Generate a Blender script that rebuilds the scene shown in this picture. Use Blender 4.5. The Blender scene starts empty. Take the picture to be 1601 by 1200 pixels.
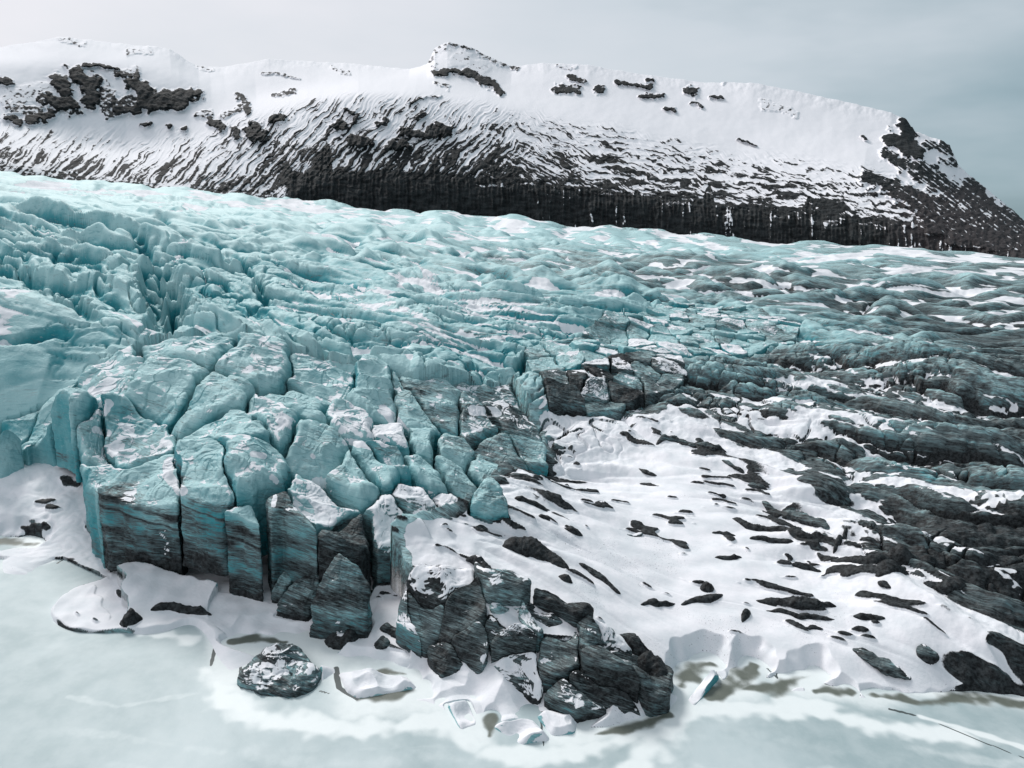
import bpy, bmesh, math, random, time
import numpy as np
T0 = time.time()
C = bpy.data.collections.new("glacier_scene"); bpy.context.scene.collection.children.link(C)
R = math.radians
sc = bpy.context.scene

# ------------------------------------------------------------------ camera
W_, H_ = 1601.0, 1200.0
F_ = 1067.0
PITCH = math.atan(260 / F_); ROLL = R(2.6); HC = 60.0
cp_, sp_, ca_, sa_ = math.cos(PITCH), math.sin(PITCH), math.cos(ROLL), math.sin(ROLL)
Fv = np.array([0, cp_, -sp_]); R0 = np.array([1., 0, 0]); U0 = np.array([0, sp_, cp_])
Rv = ca_ * R0 + sa_ * U0; Uv = -sa_ * R0 + ca_ * U0
cam = bpy.data.cameras.new("camera"); co = bpy.data.objects.new("camera", cam); C.objects.link(co)
cam.sensor_width = 36; cam.lens = 36 * F_ / W_; cam.clip_start = 0.5; cam.clip_end = 40000
from mathutils import Matrix
co.matrix_world = Matrix(((Rv[0], Uv[0], -Fv[0], 0), (Rv[1], Uv[1], -Fv[1], 0), (Rv[2], Uv[2], -Fv[2], HC), (0, 0, 0, 1)))
sc.camera = co

def ray(u, v):
    d = Fv + Rv * (u - W_ / 2) / F_ - Uv * (v - H_ / 2) / F_
    return d
def px2z(u, v, z):                     # pixel -> point at height z
    d = ray(u, v); t = (z - HC) / d[2]
    return np.array([d[0] * t, d[1] * t, z])
def px2r(u, v, r):                     # pixel -> point at horizontal distance r
    d = ray(u, v); t = r / math.hypot(d[0], d[1])
    return np.array([d[0] * t, d[1] * t, HC + d[2] * t])

# ------------------------------------------------------------------ world, sun, exposure
SUN_EL, SUN_AZ = R(40), R(-34)          # azimuth measured from +Y towards +X (negative: from the left)
wd = bpy.data.worlds.new("World"); sc.world = wd; wd.use_nodes = True
nt = wd.node_tree; nt.nodes.clear()
def N(tree, t, **kw):
    n = tree.nodes.new(t)
    for k, v in kw.items(): setattr(n, k, v)
    return n
out = N(nt, 'ShaderNodeOutputWorld'); bg = N(nt, 'ShaderNodeBackground'); bg.inputs[1].default_value = 0.074
sky = N(nt, 'ShaderNodeTexSky'); sky.sky_type = 'NISHITA'; sky.sun_disc = False
sky.sun_elevation = SUN_EL; sky.sun_rotation = SUN_AZ; sky.altitude = 100
tc = N(nt, 'ShaderNodeTexCoord'); sep = N(nt, 'ShaderNodeSeparateXYZ'); nt.links.new(tc.outputs['Generated'], sep.inputs[0])
# overcast cloud layer: bright on the left and above, heavier and bluer to the right
ns = N(nt, 'ShaderNodeTexNoise'); ns.inputs['Scale'].default_value = 1.7; ns.inputs['Detail'].default_value = 5; ns.inputs['Roughness'].default_value = .5
mp = N(nt, 'ShaderNodeMapping'); mp.inputs['Scale'].default_value = (1, 1, 3.2); mp.inputs['Location'].default_value = (.3, .1, .2)
nt.links.new(tc.outputs['Generated'], mp.inputs[0]); nt.links.new(mp.outputs[0], ns.inputs[0])
m1 = N(nt, 'ShaderNodeMath', operation='MULTIPLY_ADD'); nt.links.new(sep.outputs[0], m1.inputs[0]); m1.inputs[1].default_value = 0.62; m1.inputs[2].default_value = 0.22
m2 = N(nt, 'ShaderNodeMath', operation='MULTIPLY_ADD'); nt.links.new(ns.outputs[0], m2.inputs[0]); m2.inputs[1].default_value = 0.75; nt.links.new(m1.outputs[0], m2.inputs[2])
cr = N(nt, 'ShaderNodeValToRGB'); e = cr.color_ramp.elements
e[0].position = .35; e[0].color = (9.3, 9.3, 9.8, 1); e[1].position = 1.05; e[1].color = (1.6, 2.6, 3.0, 1)
el = cr.color_ramp.elements.new(.68); el.color = (6.8, 7.5, 8.1, 1)
el = cr.color_ramp.elements.new(.86); el.color = (3.7, 4.9, 5.5, 1)
nt.links.new(m2.outputs[0], cr.inputs[0])
mx = N(nt, 'ShaderNodeMixRGB'); mx.inputs[0].default_value = 0.93
nt.links.new(sky.outputs[0], mx.inputs[1]); nt.links.new(cr.outputs[0], mx.inputs[2])
nt.links.new(mx.outputs[0], bg.inputs[0]); nt.links.new(bg.outputs[0], out.inputs[0])
sun = bpy.data.lights.new("sun", 'SUN'); sun.energy = 2.4; sun.angle = R(16); sun.color = (1, .96, .93)
so = bpy.data.objects.new("sun", sun); C.objects.link(so)
from mathutils import Vector
sd = Vector((math.sin(SUN_AZ) * math.cos(SUN_EL), math.cos(SUN_AZ) * math.cos(SUN_EL), math.sin(SUN_EL)))
so.rotation_euler = sd.to_track_quat('Z', 'Y').to_euler()
sc.view_settings.view_transform = 'Standard'; sc.view_settings.look = 'None'; sc.view_settings.gamma = 1; sc.view_settings.exposure = 0.30
sc.cycles.max_bounces = 5

# ------------------------------------------------------------------ noise
def _h2(i, j, s):
    i = i.astype(np.uint32); j = j.astype(np.uint32)
    h = i * np.uint32(374761393) + j * np.uint32(668265263) + np.uint32((s * 1274126177) & 0xffffffff)
    h = (h ^ (h >> np.uint32(13))) * np.uint32(1274126177); h ^= h >> np.uint32(16)
    return h
def _h3(i, j, k, s):
    return _h2(i.astype(np.int64) + k.astype(np.int64) * 7919, j.astype(np.int64) - k.astype(np.int64) * 104729, s)
GA = np.linspace(0, 2 * np.pi, 257)[:-1]; GX = np.cos(GA).astype(np.float32); GY = np.sin(GA).astype(np.float32)
def perlin(x, y, s=0):
    x = np.asarray(x, np.float64) + s * 17.31; y = np.asarray(y, np.float64) - s * 9.77
    i = np.floor(x).astype(np.int64); j = np.floor(y).astype(np.int64)
    fx = (x - i).astype(np.float32); fy = (y - j).astype(np.float32)
    ux = fx * fx * fx * (fx * (fx * 6 - 15) + 10); uy = fy * fy * fy * (fy * (fy * 6 - 15) + 10)
    def g(a, b, dx, dy):
        h = _h2(i + a, j + b, s) & np.uint32(255)
        return GX[h] * dx + GY[h] * dy
    n00 = g(0, 0, fx, fy); n10 = g(1, 0, fx - 1, fy); n01 = g(0, 1, fx, fy - 1); n11 = g(1, 1, fx - 1, fy - 1)
    return ((n00 * (1 - ux) + n10 * ux) * (1 - uy) + (n01 * (1 - ux) + n11 * ux) * uy) * 1.5
def vnoise3(x, y, z, s=0):               # value noise in 3D, about -1..1
    i = np.floor(x).astype(np.int64); j = np.floor(y).astype(np.int64); k = np.floor(z).astype(np.int64)
    fx = x - i; fy = y - j; fz = z - k
    ux = fx * fx * (3 - 2 * fx); uy = fy * fy * (3 - 2 * fy); uz = fz * fz * (3 - 2 * fz)
    def g(a, b, c): return (_h3(i + a, j + b, k + c, s) & np.uint32(0xffff)).astype(np.float32) / 32767.5 - 1
    a = g(0, 0, 0) * (1 - ux) + g(1, 0, 0) * ux; b = g(0, 1, 0) * (1 - ux) + g(1, 1, 0) * ux
    c = g(0, 0, 1) * (1 - ux) + g(1, 0, 1) * ux; d = g(0, 1, 1) * (1 - ux) + g(1, 1, 1) * ux
    return (a * (1 - uy) + b * uy) * (1 - uz) + (c * (1 - uy) + d * uy) * uz
def fbm(x, y, s=0, o=4, g=.5, l=2.03):
    t = 0; a = 1; n = 0
    for k in range(o):
        t = t + a * perlin(x * l ** k, y * l ** k, s + k * 3); n += a; a *= g
    return t / n
def fbm3(x, y, z, s=0, o=3, g=.5):
    t = 0; a = 1; n = 0
    for k in range(o):
        f = 2.03 ** k; t = t + a * vnoise3(x * f + k * 5.3, y * f - k * 3.1, z * f + k * 7.7, s + k); n += a; a *= g
    return t / n
def worley(x, y, s=0, jit=.85):
    i = np.floor(x).astype(np.int64); j = np.floor(y).astype(np.int64)
    f1 = np.full(x.shape, 9., np.float32); f2 = f1.copy(); idv = np.zeros(x.shape, np.float32)
    for a in (-1, 0, 1):
        for b in (-1, 0, 1):
            h = _h2(i + a, j + b, s)
            px = (h & np.uint32(0xffff)).astype(np.float32) / 65535; py = (h >> np.uint32(16)).astype(np.float32) / 65535
            dx = (i + a + .5 + (px - .5) * jit - x).astype(np.float32); dy = (j + b + .5 + (py - .5) * jit - y).astype(np.float32)
            d = np.sqrt(dx * dx + dy * dy)
            n = d < f1
            f2 = np.where(n, f1, np.minimum(f2, d)); idv = np.where(n, px, idv); f1 = np.where(n, d, f1)
    return f1, f2, idv
def sst(a, b, x):
    t = np.clip((x - a) / (b - a), 0, 1); return t * t * (3 - 2 * t)
def mix(a, b, t): return a * (1 - t) + b * t

# ------------------------------------------------------------------ scattered-data surfaces in (azimuth, log distance)
class RBF:
    def __init__(s, pts, vals, smooth=1e-4):
        s.p = np.array(pts, float); n = len(s.p); v = np.array(vals, float)
        K = s.k(np.linalg.norm(s.p[:, None] - s.p[None], axis=2)) + np.eye(n) * smooth
        P = np.c_[np.ones(n), s.p]; A = np.block([[K, P], [P.T, np.zeros((3, 3))]])
        w = np.linalg.solve(A, np.r_[v, 0, 0, 0]); s.w = w[:n]; s.c = w[n:]
    def k(s, r):
        return np.where(r > 1e-9, r * r * np.log(np.maximum(r, 1e-9)), 0)
    def __call__(s, q):
        o = np.empty(len(q))
        for a in range(0, len(q), 20000):
            d = np.linalg.norm(q[a:a + 20000, None] - s.p[None], axis=2)
            o[a:a + 20000] = s.k(d) @ s.w + s.c[0] + q[a:a + 20000] @ s.c[1:]
        return o
def tr(x, y): return np.stack([np.arctan2(x, y) * 1.6, np.log(np.hypot(x, y)) ], -1)

EL = []      # macro elevation: (u, v, z)
def E(z, *pts):
    for u, v in pts: EL.append(px2z(u, v, z))
def ER(r, *pts):
    for u, v in pts: EL.append(px2r(u, v, r))
E(-1.2, (0, 960), (100, 945), (150, 1000), (250, 1060), (300, 1100), (420, 1150), (620, 1170), (800, 1195), (1000, 1180), (1200, 1150), (1400, 1140), (1590, 1140))
E(-.1, (0, 878), (95, 872), (168, 910), (185, 985), (330, 1010), (345, 1080), (560, 1118), (700, 1118), (760, 1160), (900, 1160), (1040, 1118), (1075, 1085), (1180, 1080), (1290, 1085), (1400, 1088), (1500, 1086), (1600, 1095))
E(1.5, (300, 950), (450, 980), (600, 1020), (700, 1050), (900, 1110), (1010, 1060), (30, 800), (110, 830), (1150, 1030), (1300, 1040), (1480, 1050))
E(3, (1050, 960), (1200, 960), (1350, 1000))
E(5, (1000, 850), (1120, 850), (1280, 880), (1450, 980), (1580, 1000))
E(7, (900, 750), (1050, 750), (1190, 760), (1350, 880), (1560, 900))
E(9, (880, 700), (1000, 690), (1180, 700), (1300, 760), (1450, 830), (1600, 850), (80, 700))
E(12, (1000, 660), (1200, 650), (1400, 700), (1600, 730), (860, 670), (820, 760))
E(24, (150, 695), (280, 690), (330, 700)); E(21, (430, 720),); E(18, (560, 740), (650, 720)); E(13, (740, 740),)
E(26, (60, 600), (250, 620)); E(24, (400, 640), (530, 660)); E(20, (650, 640),); E(17, (760, 600), (820, 590))
E(28, (200, 520), (0, 540), (420, 570)); E(24, (550, 580), (700, 540)); E(19, (900, 560),); E(16, (1040, 590), (1200, 590), (1400, 620), (1600, 640))
E(18, (1250, 550), (1450, 560), (1600, 570)); E(21, (1100, 500), (1350, 490), (1600, 500)); E(27, (800, 480), (500, 480)); E(30, (250, 450), (0, 450))
ER(385, (0, 380), (300, 385)); ER(440, (600, 398), (900, 418), (1200, 440)); ER(520, (1500, 452))
ER(900, (0, 318), (300, 336)); ER(1000, (600, 350), (900, 372), (1200, 396), (1500, 414))
ER(1500, (0, 293), (300, 312), (600, 338), (900, 360), (1200, 384), (1500, 402))
ER(1950, (0, 272), (150, 287), (300, 300), (450, 318), (600, 330), (750, 340), (1000, 364), (1300, 386), (1470, 393), (1600, 404))
ER(2300, (0, 296), (450, 335), (900, 372), (1300, 400), (1600, 414))
EL = np.array(EL)
elev = RBF(tr(EL[:, 0], EL[:, 1]), EL[:, 2], 2e-4)
# coarse polar table of the macro surface
TH = np.linspace(R(-47), R(47), 240); LR = np.linspace(math.log(48), math.log(2350), 260)
gt, gl = np.meshgrid(TH, LR, indexing='ij')
MAC = elev(np.stack([gt * 1.6, gl], -1).reshape(-1, 2)).reshape(gt.shape)
def samp(tab, th, lr):
    a = np.clip((th - TH[0]) / (TH[1] - TH[0]), 0, len(TH) - 1.001); b = np.clip((lr - LR[0]) / (LR[1] - LR[0]), 0, len(LR) - 1.001)
    i = a.astype(int); j = b.astype(int); fa = a - i; fb = b - j
    return (tab[i, j] * (1 - fa) + tab[i + 1, j] * fa) * (1 - fb) + (tab[i, j + 1] * (1 - fa) + tab[i + 1, j + 1] * fa) * fb
def macz(x, y): return samp(MAC, np.arctan2(x, y), np.log(np.hypot(x, y)))
RR = np.exp(np.linspace(math.log(50), math.log(2300), 900))
def hit(u, v):                           # where the sight line of a pixel meets the macro surface
    d = ray(u, v); h = math.hypot(d[0], d[1]); th = math.atan2(d[0], d[1])
    zs = samp(MAC, np.full(RR.shape, th), np.log(RR)); zr = HC + d[2] / h * RR
    k = np.argmax(zr < zs)
    if k == 0: k = len(RR) - 1
    a = zr[k - 1] - zs[k - 1]; b = zs[k] - zr[k]; t = a / (a + b + 1e-9)
    r = RR[k - 1] + (RR[k] - RR[k - 1]) * min(max(t, 0), 1)
    return np.array([math.sin(th) * r, math.cos(th) * r, samp(MAC, np.array(th), np.array(math.log(r)))])
def field(pts):                          # [(u, v, value)] -> coarse table
    q = [hit(u, v) for u, v, _ in pts]; q = np.array(q)
    f = RBF(tr(q[:, 0], q[:, 1]), [p[2] for p in pts], 2e-3)
    return f(np.stack([gt * 1.6, gl], -1).reshape(-1, 2)).reshape(gt.shape)
def poly(line, n=7):
    us = np.linspace(line[0][0], line[-1][0], n); return [(u, np.interp(u, [p[0] for p in line], [p[1] for p in line])) for u in us]
STREAM = {1900: [(0, 285), (400, 318), (800, 350), (1200, 385), (1600, 410)], 900: [(0, 295), (400, 335), (800, 378), (1200, 415), (1600, 440)],
 460: [(0, 310), (400, 360), (800, 420), (1200, 460), (1600, 490)], 250: [(0, 335), (300, 385), (600, 440), (900, 490), (1200, 530), (1600, 570)],
 165: [(0, 375), (250, 440), (450, 500), (700, 560), (900, 590), (1200, 620), (1600, 680)],
 110: [(0, 430), (200, 480), (400, 560), (600, 650), (750, 720), (1000, 800), (1300, 850), (1600, 950)],
 80: [(0, 500), (200, 540), (400, 640), (600, 740), (800, 850), (1000, 950), (1100, 1030)]}
pp = []
for val, ln in STREAM.items():
    for u, v in poly(ln): pp.append((u, v, val ** .5))
PHI = field(pp)
DIRT = field([(0, 300, .0), (300, 350, .05), (600, 370, .15), (900, 390, .3), (1200, 410, .3), (1500, 410, .5), (1600, 420, .6),
  (0, 400, 0), (300, 430, .0), (600, 440, .1), (900, 450, .3), (1150, 450, .6), (1400, 470, .6), (1600, 480, .6),
  (200, 550, .05), (450, 560, 0), (700, 500, .15), (900, 520, .1), (1150, 520, .1), (1350, 530, .45), (1550, 560, .7), (1230, 560, .6),
  (60, 620, .0), (300, 640, .1), (600, 640, .05), (800, 590, .3), (950, 570, .4), (1100, 590, .62), (1300, 640, .58), (1500, 680, .66), (1590, 700, .72),
  (1000, 640, .7), (850, 640, .6), (1200, 700, .7), (1400, 800, .75), (1550, 850, .95), (1550, 1000, .95), (1300, 720, .7), (1450, 650, .62), (1300, 880, 1.1), (900, 850, 1.2), (800, 1000, 1.), (650, 850, .6), (200, 800, .5), (80, 780, 1)])
SNOWC = field([(0, 300, .3), (150, 285, .8), (300, 350, .3), (600, 370, .38), (900, 390, .42), (1200, 410, .45), (1500, 420, .5), (0, 400, .22), (300, 420, .22), (650, 430, .36), (900, 450, .36),
  (1150, 450, .42), (1400, 470, .42), (1600, 480, .45), (100, 520, .3), (200, 560, .3), (500, 520, .35), (700, 500, .36), (850, 490, .4), (1100, 520, .15), (1350, 540, .3), (1600, 570, .2),
  (900, 570, .2), (1100, 600, .36), (1300, 640, .4), (1500, 690, .42), (1590, 640, .35), (1200, 690, .3), (1170, 720, .6), (1350, 740, .3), (1280, 770, .5), (1500, 760, .28), (1400, 850, .45), (1550, 850, .25), (1320, 890, .8), (1560, 980, .42),
  (950, 700, .85), (1100, 760, 1.2), (1000, 850, 1.2), (1150, 900, 1.2), (1300, 980, 1.1), (1450, 1040, .9), (900, 950, 1.2), (820, 800, .7), (60, 760, .9), (30, 820, .9), (350, 970, 1.3), (600, 1040, 1.2), (900, 1100, 1.1), (1100, 1000, 1.3), (760, 860, .9)])
BLOCK = field([(0, 300, .3), (400, 340, .1), (800, 370, .0), (1200, 400, 0), (1600, 430, 0), (0, 400, .8), (250, 450, 1), (500, 430, .5), (800, 450, .1), (1200, 460, .1), (1600, 500, 0),
  (100, 560, .3), (400, 530, .6), (560, 560, .9), (700, 530, .2), (850, 520, .4), (1000, 510, .9), (1150, 520, .9), (1300, 560, .3), (1600, 580, .1), (800, 600, .9), (950, 610, .8), (1200, 640, .3), (1500, 700, .2),
  (1000, 700, 0), (1100, 850, 0), (1400, 1000, .1), (600, 640, .6), (300, 620, .3), (700, 1050, 0), (300, 960, 0), (1500, 850, .3)])
ROUGH = field([(0, 300, 1), (400, 340, 1), (800, 370, 1), (1200, 400, .9), (1600, 430, .6), (0, 420, 1.2), (400, 450, 1), (800, 450, .9), (1200, 470, .8), (1600, 500, .7), (300, 550, .9), (700, 540, .9), (1100, 560, .9), (1500, 600, 1.),
  (1000, 630, .9), (1300, 680, 1.), (1550, 740, 1.1), (1400, 820, .8), (1560, 950, .7), (1050, 700, .25), (1100, 800, .06), (1200, 900, .1), (1000, 950, .06), (1300, 1020, .06), (1500, 1060, .1), (850, 800, .3), (60, 760, .15), (0, 850, .0), (350, 965, .05),
  (600, 1050, .05), (900, 1110, .03), (760, 1130, 0), (1100, 1050, .02), (200, 700, .5), (500, 760, .5), (700, 780, .4), (850, 900, .15), (750, 980, .25)])

# ------------------------------------------------------------------ tags and mesh builders
def tag(o, label=None, cat=None, group=None, kind=None):
    if label: o['label'] = label
    if cat: o['category'] = cat
    if group: o['group'] = group
    if kind: o['kind'] = kind
    return o
def mesh_obj(name, co_, faces, mat, attrs=None, parent=None):
    me = bpy.data.meshes.new(name); nv = len(co_); nf = len(faces); k = faces.shape[1]
    me.vertices.add(nv); me.vertices.foreach_set('co', np.ascontiguousarray(co_, np.float32).ravel())
    me.loops.add(nf * k); me.loops.foreach_set('vertex_index', np.ascontiguousarray(faces, np.int32).ravel())
    me.polygons.add(nf); me.polygons.foreach_set('loop_start', np.arange(0, nf * k, k, dtype=np.int32))
    me.polygons.foreach_set('use_smooth', np.ones(nf, bool))
    me.update(calc_edges=True)
    for a, v in (attrs or {}).items():
        v = np.asarray(v, np.float32)
        if v.ndim == 1: at = me.attributes.new(a, 'FLOAT', 'POINT'); at.data.foreach_set('value', v)
        else: at = me.attributes.new(a, 'FLOAT_VECTOR', 'POINT'); at.data.foreach_set('vector', v.ravel())
    me.materials.append(mat)
    o = bpy.data.objects.new(name, me); C.objects.link(o)
    if parent: o.parent = parent
    return o
def grid_faces(n, m):
    a = np.arange(n * m).reshape(n, m)
    return np.stack([a[:-1, :-1], a[1:, :-1], a[1:, 1:], a[:-1, 1:]], -1).reshape(-1, 4)

# ------------------------------------------------------------------ materials
class G:
    def __init__(s, name):
        s.m = bpy.data.materials.new(name); s.m.use_nodes = True; s.t = s.m.node_tree; s.t.nodes.clear()
        s.o = s.t.nodes.new('ShaderNodeOutputMaterial'); s.b = s.t.nodes.new('ShaderNodeBsdfPrincipled'); s.t.links.new(s.b.outputs[0], s.o.inputs[0])
    def put(s, i, v):
        if hasattr(v, 'bl_rna') : s.t.links.new(v, i)
        else:
            if isinstance(v, tuple) and len(v) == 3 and i.type == 'RGBA': v = (*v, 1)
            i.default_value = v
    def attr(s, n): x = s.t.nodes.new('ShaderNodeAttribute'); x.attribute_name = n; return x
    def math(s, op, a, b=0, c=0, clamp=False):
        n = s.t.nodes.new('ShaderNodeMath'); n.operation = op; n.use_clamp = clamp
        s.put(n.inputs[0], a); s.put(n.inputs[1], b)
        if op == 'MULTIPLY_ADD': s.put(n.inputs[2], c)
        return n.outputs[0]
    def ss(s, x, a, b, lo=0., hi=1.):
        n = s.t.nodes.new('ShaderNodeMapRange'); n.interpolation_type = 'SMOOTHSTEP'
        s.put(n.inputs[0], x); s.put(n.inputs[1], a); s.put(n.inputs[2], b); s.put(n.inputs[3], lo); s.put(n.inputs[4], hi); return n.outputs[0]
    def mix(s, f, a, b, mode='MIX'):
        n = s.t.nodes.new('ShaderNodeMixRGB'); n.blend_type = mode; s.put(n.inputs[0], f); s.put(n.inputs[1], a); s.put(n.inputs[2], b); return n.outputs[0]
    def noise(s, vec, scale, detail=4, rough=.55, mapscale=None, dist=0):
        if mapscale:
            m = s.t.nodes.new('ShaderNodeMapping'); m.inputs['Scale'].default_value = mapscale; s.t.links.new(vec, m.inputs[0]); vec = m.outputs[0]
        n = s.t.nodes.new('ShaderNodeTexNoise'); n.inputs['Scale'].default_value = scale; n.inputs['Detail'].default_value = detail
        n.inputs['Roughness'].default_value = rough; n.inputs['Distortion'].default_value = dist; s.t.links.new(vec, n.inputs[0]); return n.outputs[0]
    def pos(s): return s.t.nodes.new('ShaderNodeNewGeometry').outputs['Position']
    def bump(s, h, strength, dist):
        n = s.t.nodes.new('ShaderNodeBump'); n.inputs['Strength'].default_value = strength; n.inputs['Distance'].default_value = dist
        s.t.links.new(h, n.inputs['Height']); s.t.links.new(n.outputs[0], s.b.inputs['Normal'])

SNOW = (.80, .80, .83)
def ice_material(name, flow=True, scale=1.0):
    g = G(name); P = g.pos()
    snow = g.attr('snow').outputs['Fac']; dirt = g.attr('dirt').outputs['Fac']; blue = g.attr('blue').outputs['Fac']
    V = g.attr('flow').outputs['Vector']
    streak = g.noise(V, 1.0, 5, .6, (.9, .14, .5)); streak2 = g.noise(V, 1.0, 4, .65, (3.2, .35, 1.2))
    big = g.noise(P, .09, 4, .55); fine = g.noise(P, 1.6, 5, .65)
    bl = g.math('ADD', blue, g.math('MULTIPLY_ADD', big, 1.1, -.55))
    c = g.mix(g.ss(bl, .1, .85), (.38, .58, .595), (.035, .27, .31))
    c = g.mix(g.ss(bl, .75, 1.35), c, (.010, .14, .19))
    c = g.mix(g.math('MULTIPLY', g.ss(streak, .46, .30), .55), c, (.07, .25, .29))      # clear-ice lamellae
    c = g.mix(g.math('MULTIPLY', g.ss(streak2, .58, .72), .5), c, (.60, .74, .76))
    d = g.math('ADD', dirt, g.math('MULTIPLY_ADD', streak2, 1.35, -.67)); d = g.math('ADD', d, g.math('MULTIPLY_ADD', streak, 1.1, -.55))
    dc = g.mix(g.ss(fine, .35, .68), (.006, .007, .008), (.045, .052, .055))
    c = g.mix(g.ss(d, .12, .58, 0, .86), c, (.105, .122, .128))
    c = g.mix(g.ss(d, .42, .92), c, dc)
    grn = g.noise(P, 3.1, 6, .75)
    sn = g.math('ADD', snow, g.math('MULTIPLY_ADD', grn, .62, -.31))
    sf = g.ss(sn, .36, .60)
    c = g.mix(sf, c, g.mix(g.ss(g.noise(P, .25, 5, .6), .3, .7), SNOW, (.68, .71, .74)))
    c = g.mix(g.math('MULTIPLY', g.ss(g.noise(P, 4.5, 4, .7), .60, .68), g.ss(g.math('ADD', dirt, g.math('MULTIPLY_ADD', g.noise(P, .12, 3, .5), 2.2, -1.1)), 1.25, 1.6)), c, (.05, .055, .06))
    g.put(g.b.inputs['Base Color'], c)
    g.put(g.b.inputs['Roughness'], g.ss(sf, 0, 1, .6, .85)); g.b.inputs['Specular IOR Level'].default_value = .16
    hh = g.math('ADD', g.math('MULTIPLY', streak2, .6), g.math('MULTIPLY', g.noise(P, 2.2, 6, .6), 1.0))
    hh = g.math('MULTIPLY', hh, g.ss(sf, 0, 1, 1, .25))
    g.bump(hh, .55, .35)
    return g.m
ICE = ice_material('glacier_ice')

# ------------------------------------------------------------------ glacier height field
NT = 1400
th = np.linspace(R(-46), R(46), NT)
rs = [52.]
while rs[-1] < 2300: rs.append(rs[-1] + .15 * (rs[-1] / 100) ** 1.55)
rs = np.array(rs); NR = len(rs)
TT, RRg = np.meshgrid(th, rs, indexing='ij'); LRg = np.log(RRg)
X = np.sin(TT) * RRg; Y = np.cos(TT) * RRg
Z0 = samp(MAC, TT, LRg)
phi = samp(PHI, TT, LRg) ** 2
dirt = samp(DIRT, TT, LRg); snc = samp(SNOWC, TT, LRg); blk = np.clip(samp(BLOCK, TT, LRg), 0, 1); rgh = np.clip(samp(ROUGH, TT, LRg), 0, 1.3)
print('grid', NT, NR, time.time() - T0)
wx = perlin(X / 70, Y / 70, 1) ; wy = perlin(X / 55, Y / 55, 2); w2 = perlin(X / 21, Y / 21, 3)
ph = phi + 9 * wx + 3.0 * w2; ps = X + 14 * wy
far = sst(250, 1100, RRg); st_ = 1 + np.maximum(RRg - 120, 0) / 420
L = mix(5.4, 6.5, far); A_ = lambda q: 1.9 * np.abs(q) ** .85 - .45
pa_, pb_ = ps / 84 / st_ ** .6, ps / 44 / st_ ** .7
h0 = L * A_(perlin(ph / 31, pa_, 5)); h = L * A_(perlin((ph + 1.5 * h0) / 31, pa_, 5))
ph2 = ph + 1.0 * h + 5 * perlin(X / 33, Y / 33, 27)
b = perlin(ph2 / 12.5, pb_, 6); ph3 = ph2 + 1.3 * L * .5 * A_(b); b = perlin(ph3 / 12.5, pb_, 6); c_ = perlin(ph3 / 5.4, pb_ * 2.3, 7)
far2 = sst(170, 420, RRg); chi = 2100 / np.maximum(ph2, 30); psr = ps / RRg * 8.5
h *= 1 - .35 * far2
h += L * .55 * (.6 * A_(b) + .75 * (.45 - 1.7 * np.abs(perlin(ph3 / 15 + 3.3, pb_ * .9, 106)))) * (1 - .65 * far2)
h += L * (.13 + .22 * sst(.45, .75, dirt)) * (1.8 * np.abs(c_) - .4) * (1 - .6 * far2)
wf = .35 * perlin(chi * .7, psr * 2, 127); wf = wf + .22 * A_(perlin(chi + wf, psr, 128))
h += far2 * (4.6 + RRg / 240) * (1.9 * np.abs(perlin(chi + wf, psr, 128)) ** .9 - .45) + far2 * (1.8 + RRg / 500) * (1.9 * np.abs(perlin(chi * 2.1 + wf, psr * 2.3, 129)) - .4)
h += L * .35 * perlin(ph / 45, ps / 38, 28)
# fracture network in the icefall parts
f1, f2, idv = worley(ph2 / 17 + .5 * perlin(X / 9, Y / 9, 11), ps / 40 / st_ ** .5 + .5 * perlin(X / 11, Y / 11, 12), 3)
cr_ = 1 - sst(0, .12, f2 - f1); dome = 1 - np.clip(f1, 0, 1) ** 2
bk = np.clip(blk * 1.3 - .35, 0, 1) * (1 - .75 * far)
h += bk * (L * .4 * (dome - .6) + 2.0 * (idv - .5) - 4.5 * cr_)
f1, f2, idv = worley(ph3 / 6.5 + .5 * perlin(X / 4, Y / 4, 13), ps / 13 + .5 * perlin(X / 5, Y / 5, 14), 8); nr_ = 1 - sst(150, 420, RRg)
h += nr_ * sst(.35, .7, rgh) * (1.5 * (.5 - f1 * f1) * 1.0 - 1.6 * (1 - sst(0, .09, f2 - f1)) + .8 * (idv - .5)) * sst(-.3, .35, perlin(X / 28, Y / 28, 17))
h += .35 * perlin(X / 2.4, Y / 2.4, 15) + .12 * perlin(X / .9, Y / .9, 16)
h *= rgh * (1 + .35 * sst(.5, .8, dirt))
h += (1 - np.clip(rgh, 0, 1)) * (.5 * perlin(X / 14, Y / 9, 18) + .22 * perlin(X / 5, Y / 3.4, 19)) * sst(-.5, 1.5, Z0)
Z = Z0 + h

def win(x, y, rad):                      # index window of the polar grid round a point
    t = math.atan2(x, y); r = math.hypot(x, y); dt = rad / r * 1.15
    i0, i1 = np.searchsorted(th, (t - dt, t + dt)); j0, j1 = np.searchsorted(rs, (r - rad, r + rad))
    return slice(max(i0 - 1, 0), i1 + 1), slice(max(j0 - 1, 0), j1 + 1)
def seg_dist(X_, Y_, P):
    d = np.full(X_.shape, 1e9); s = np.zeros(X_.shape); acc = 0
    P = [np.asarray(p[:2], float) for p in P]; tot = sum(np.linalg.norm(P[k + 1] - P[k]) for k in range(len(P) - 1)) + 1e-9
    for k in range(len(P) - 1):
        A, B = P[k], P[k + 1]; v = B - A; L_ = np.linalg.norm(v) + 1e-9
        t = np.clip(((X_ - A[0]) * v[0] + (Y_ - A[1]) * v[1]) / L_ ** 2, 0, 1)
        q = np.hypot(X_ - A[0] - t * v[0], Y_ - A[1] - t * v[1]); n = q < d
        d = np.where(n, q, d); s = np.where(n, (acc + t * L_) / tot, s); acc += L_
    return d, s
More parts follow.
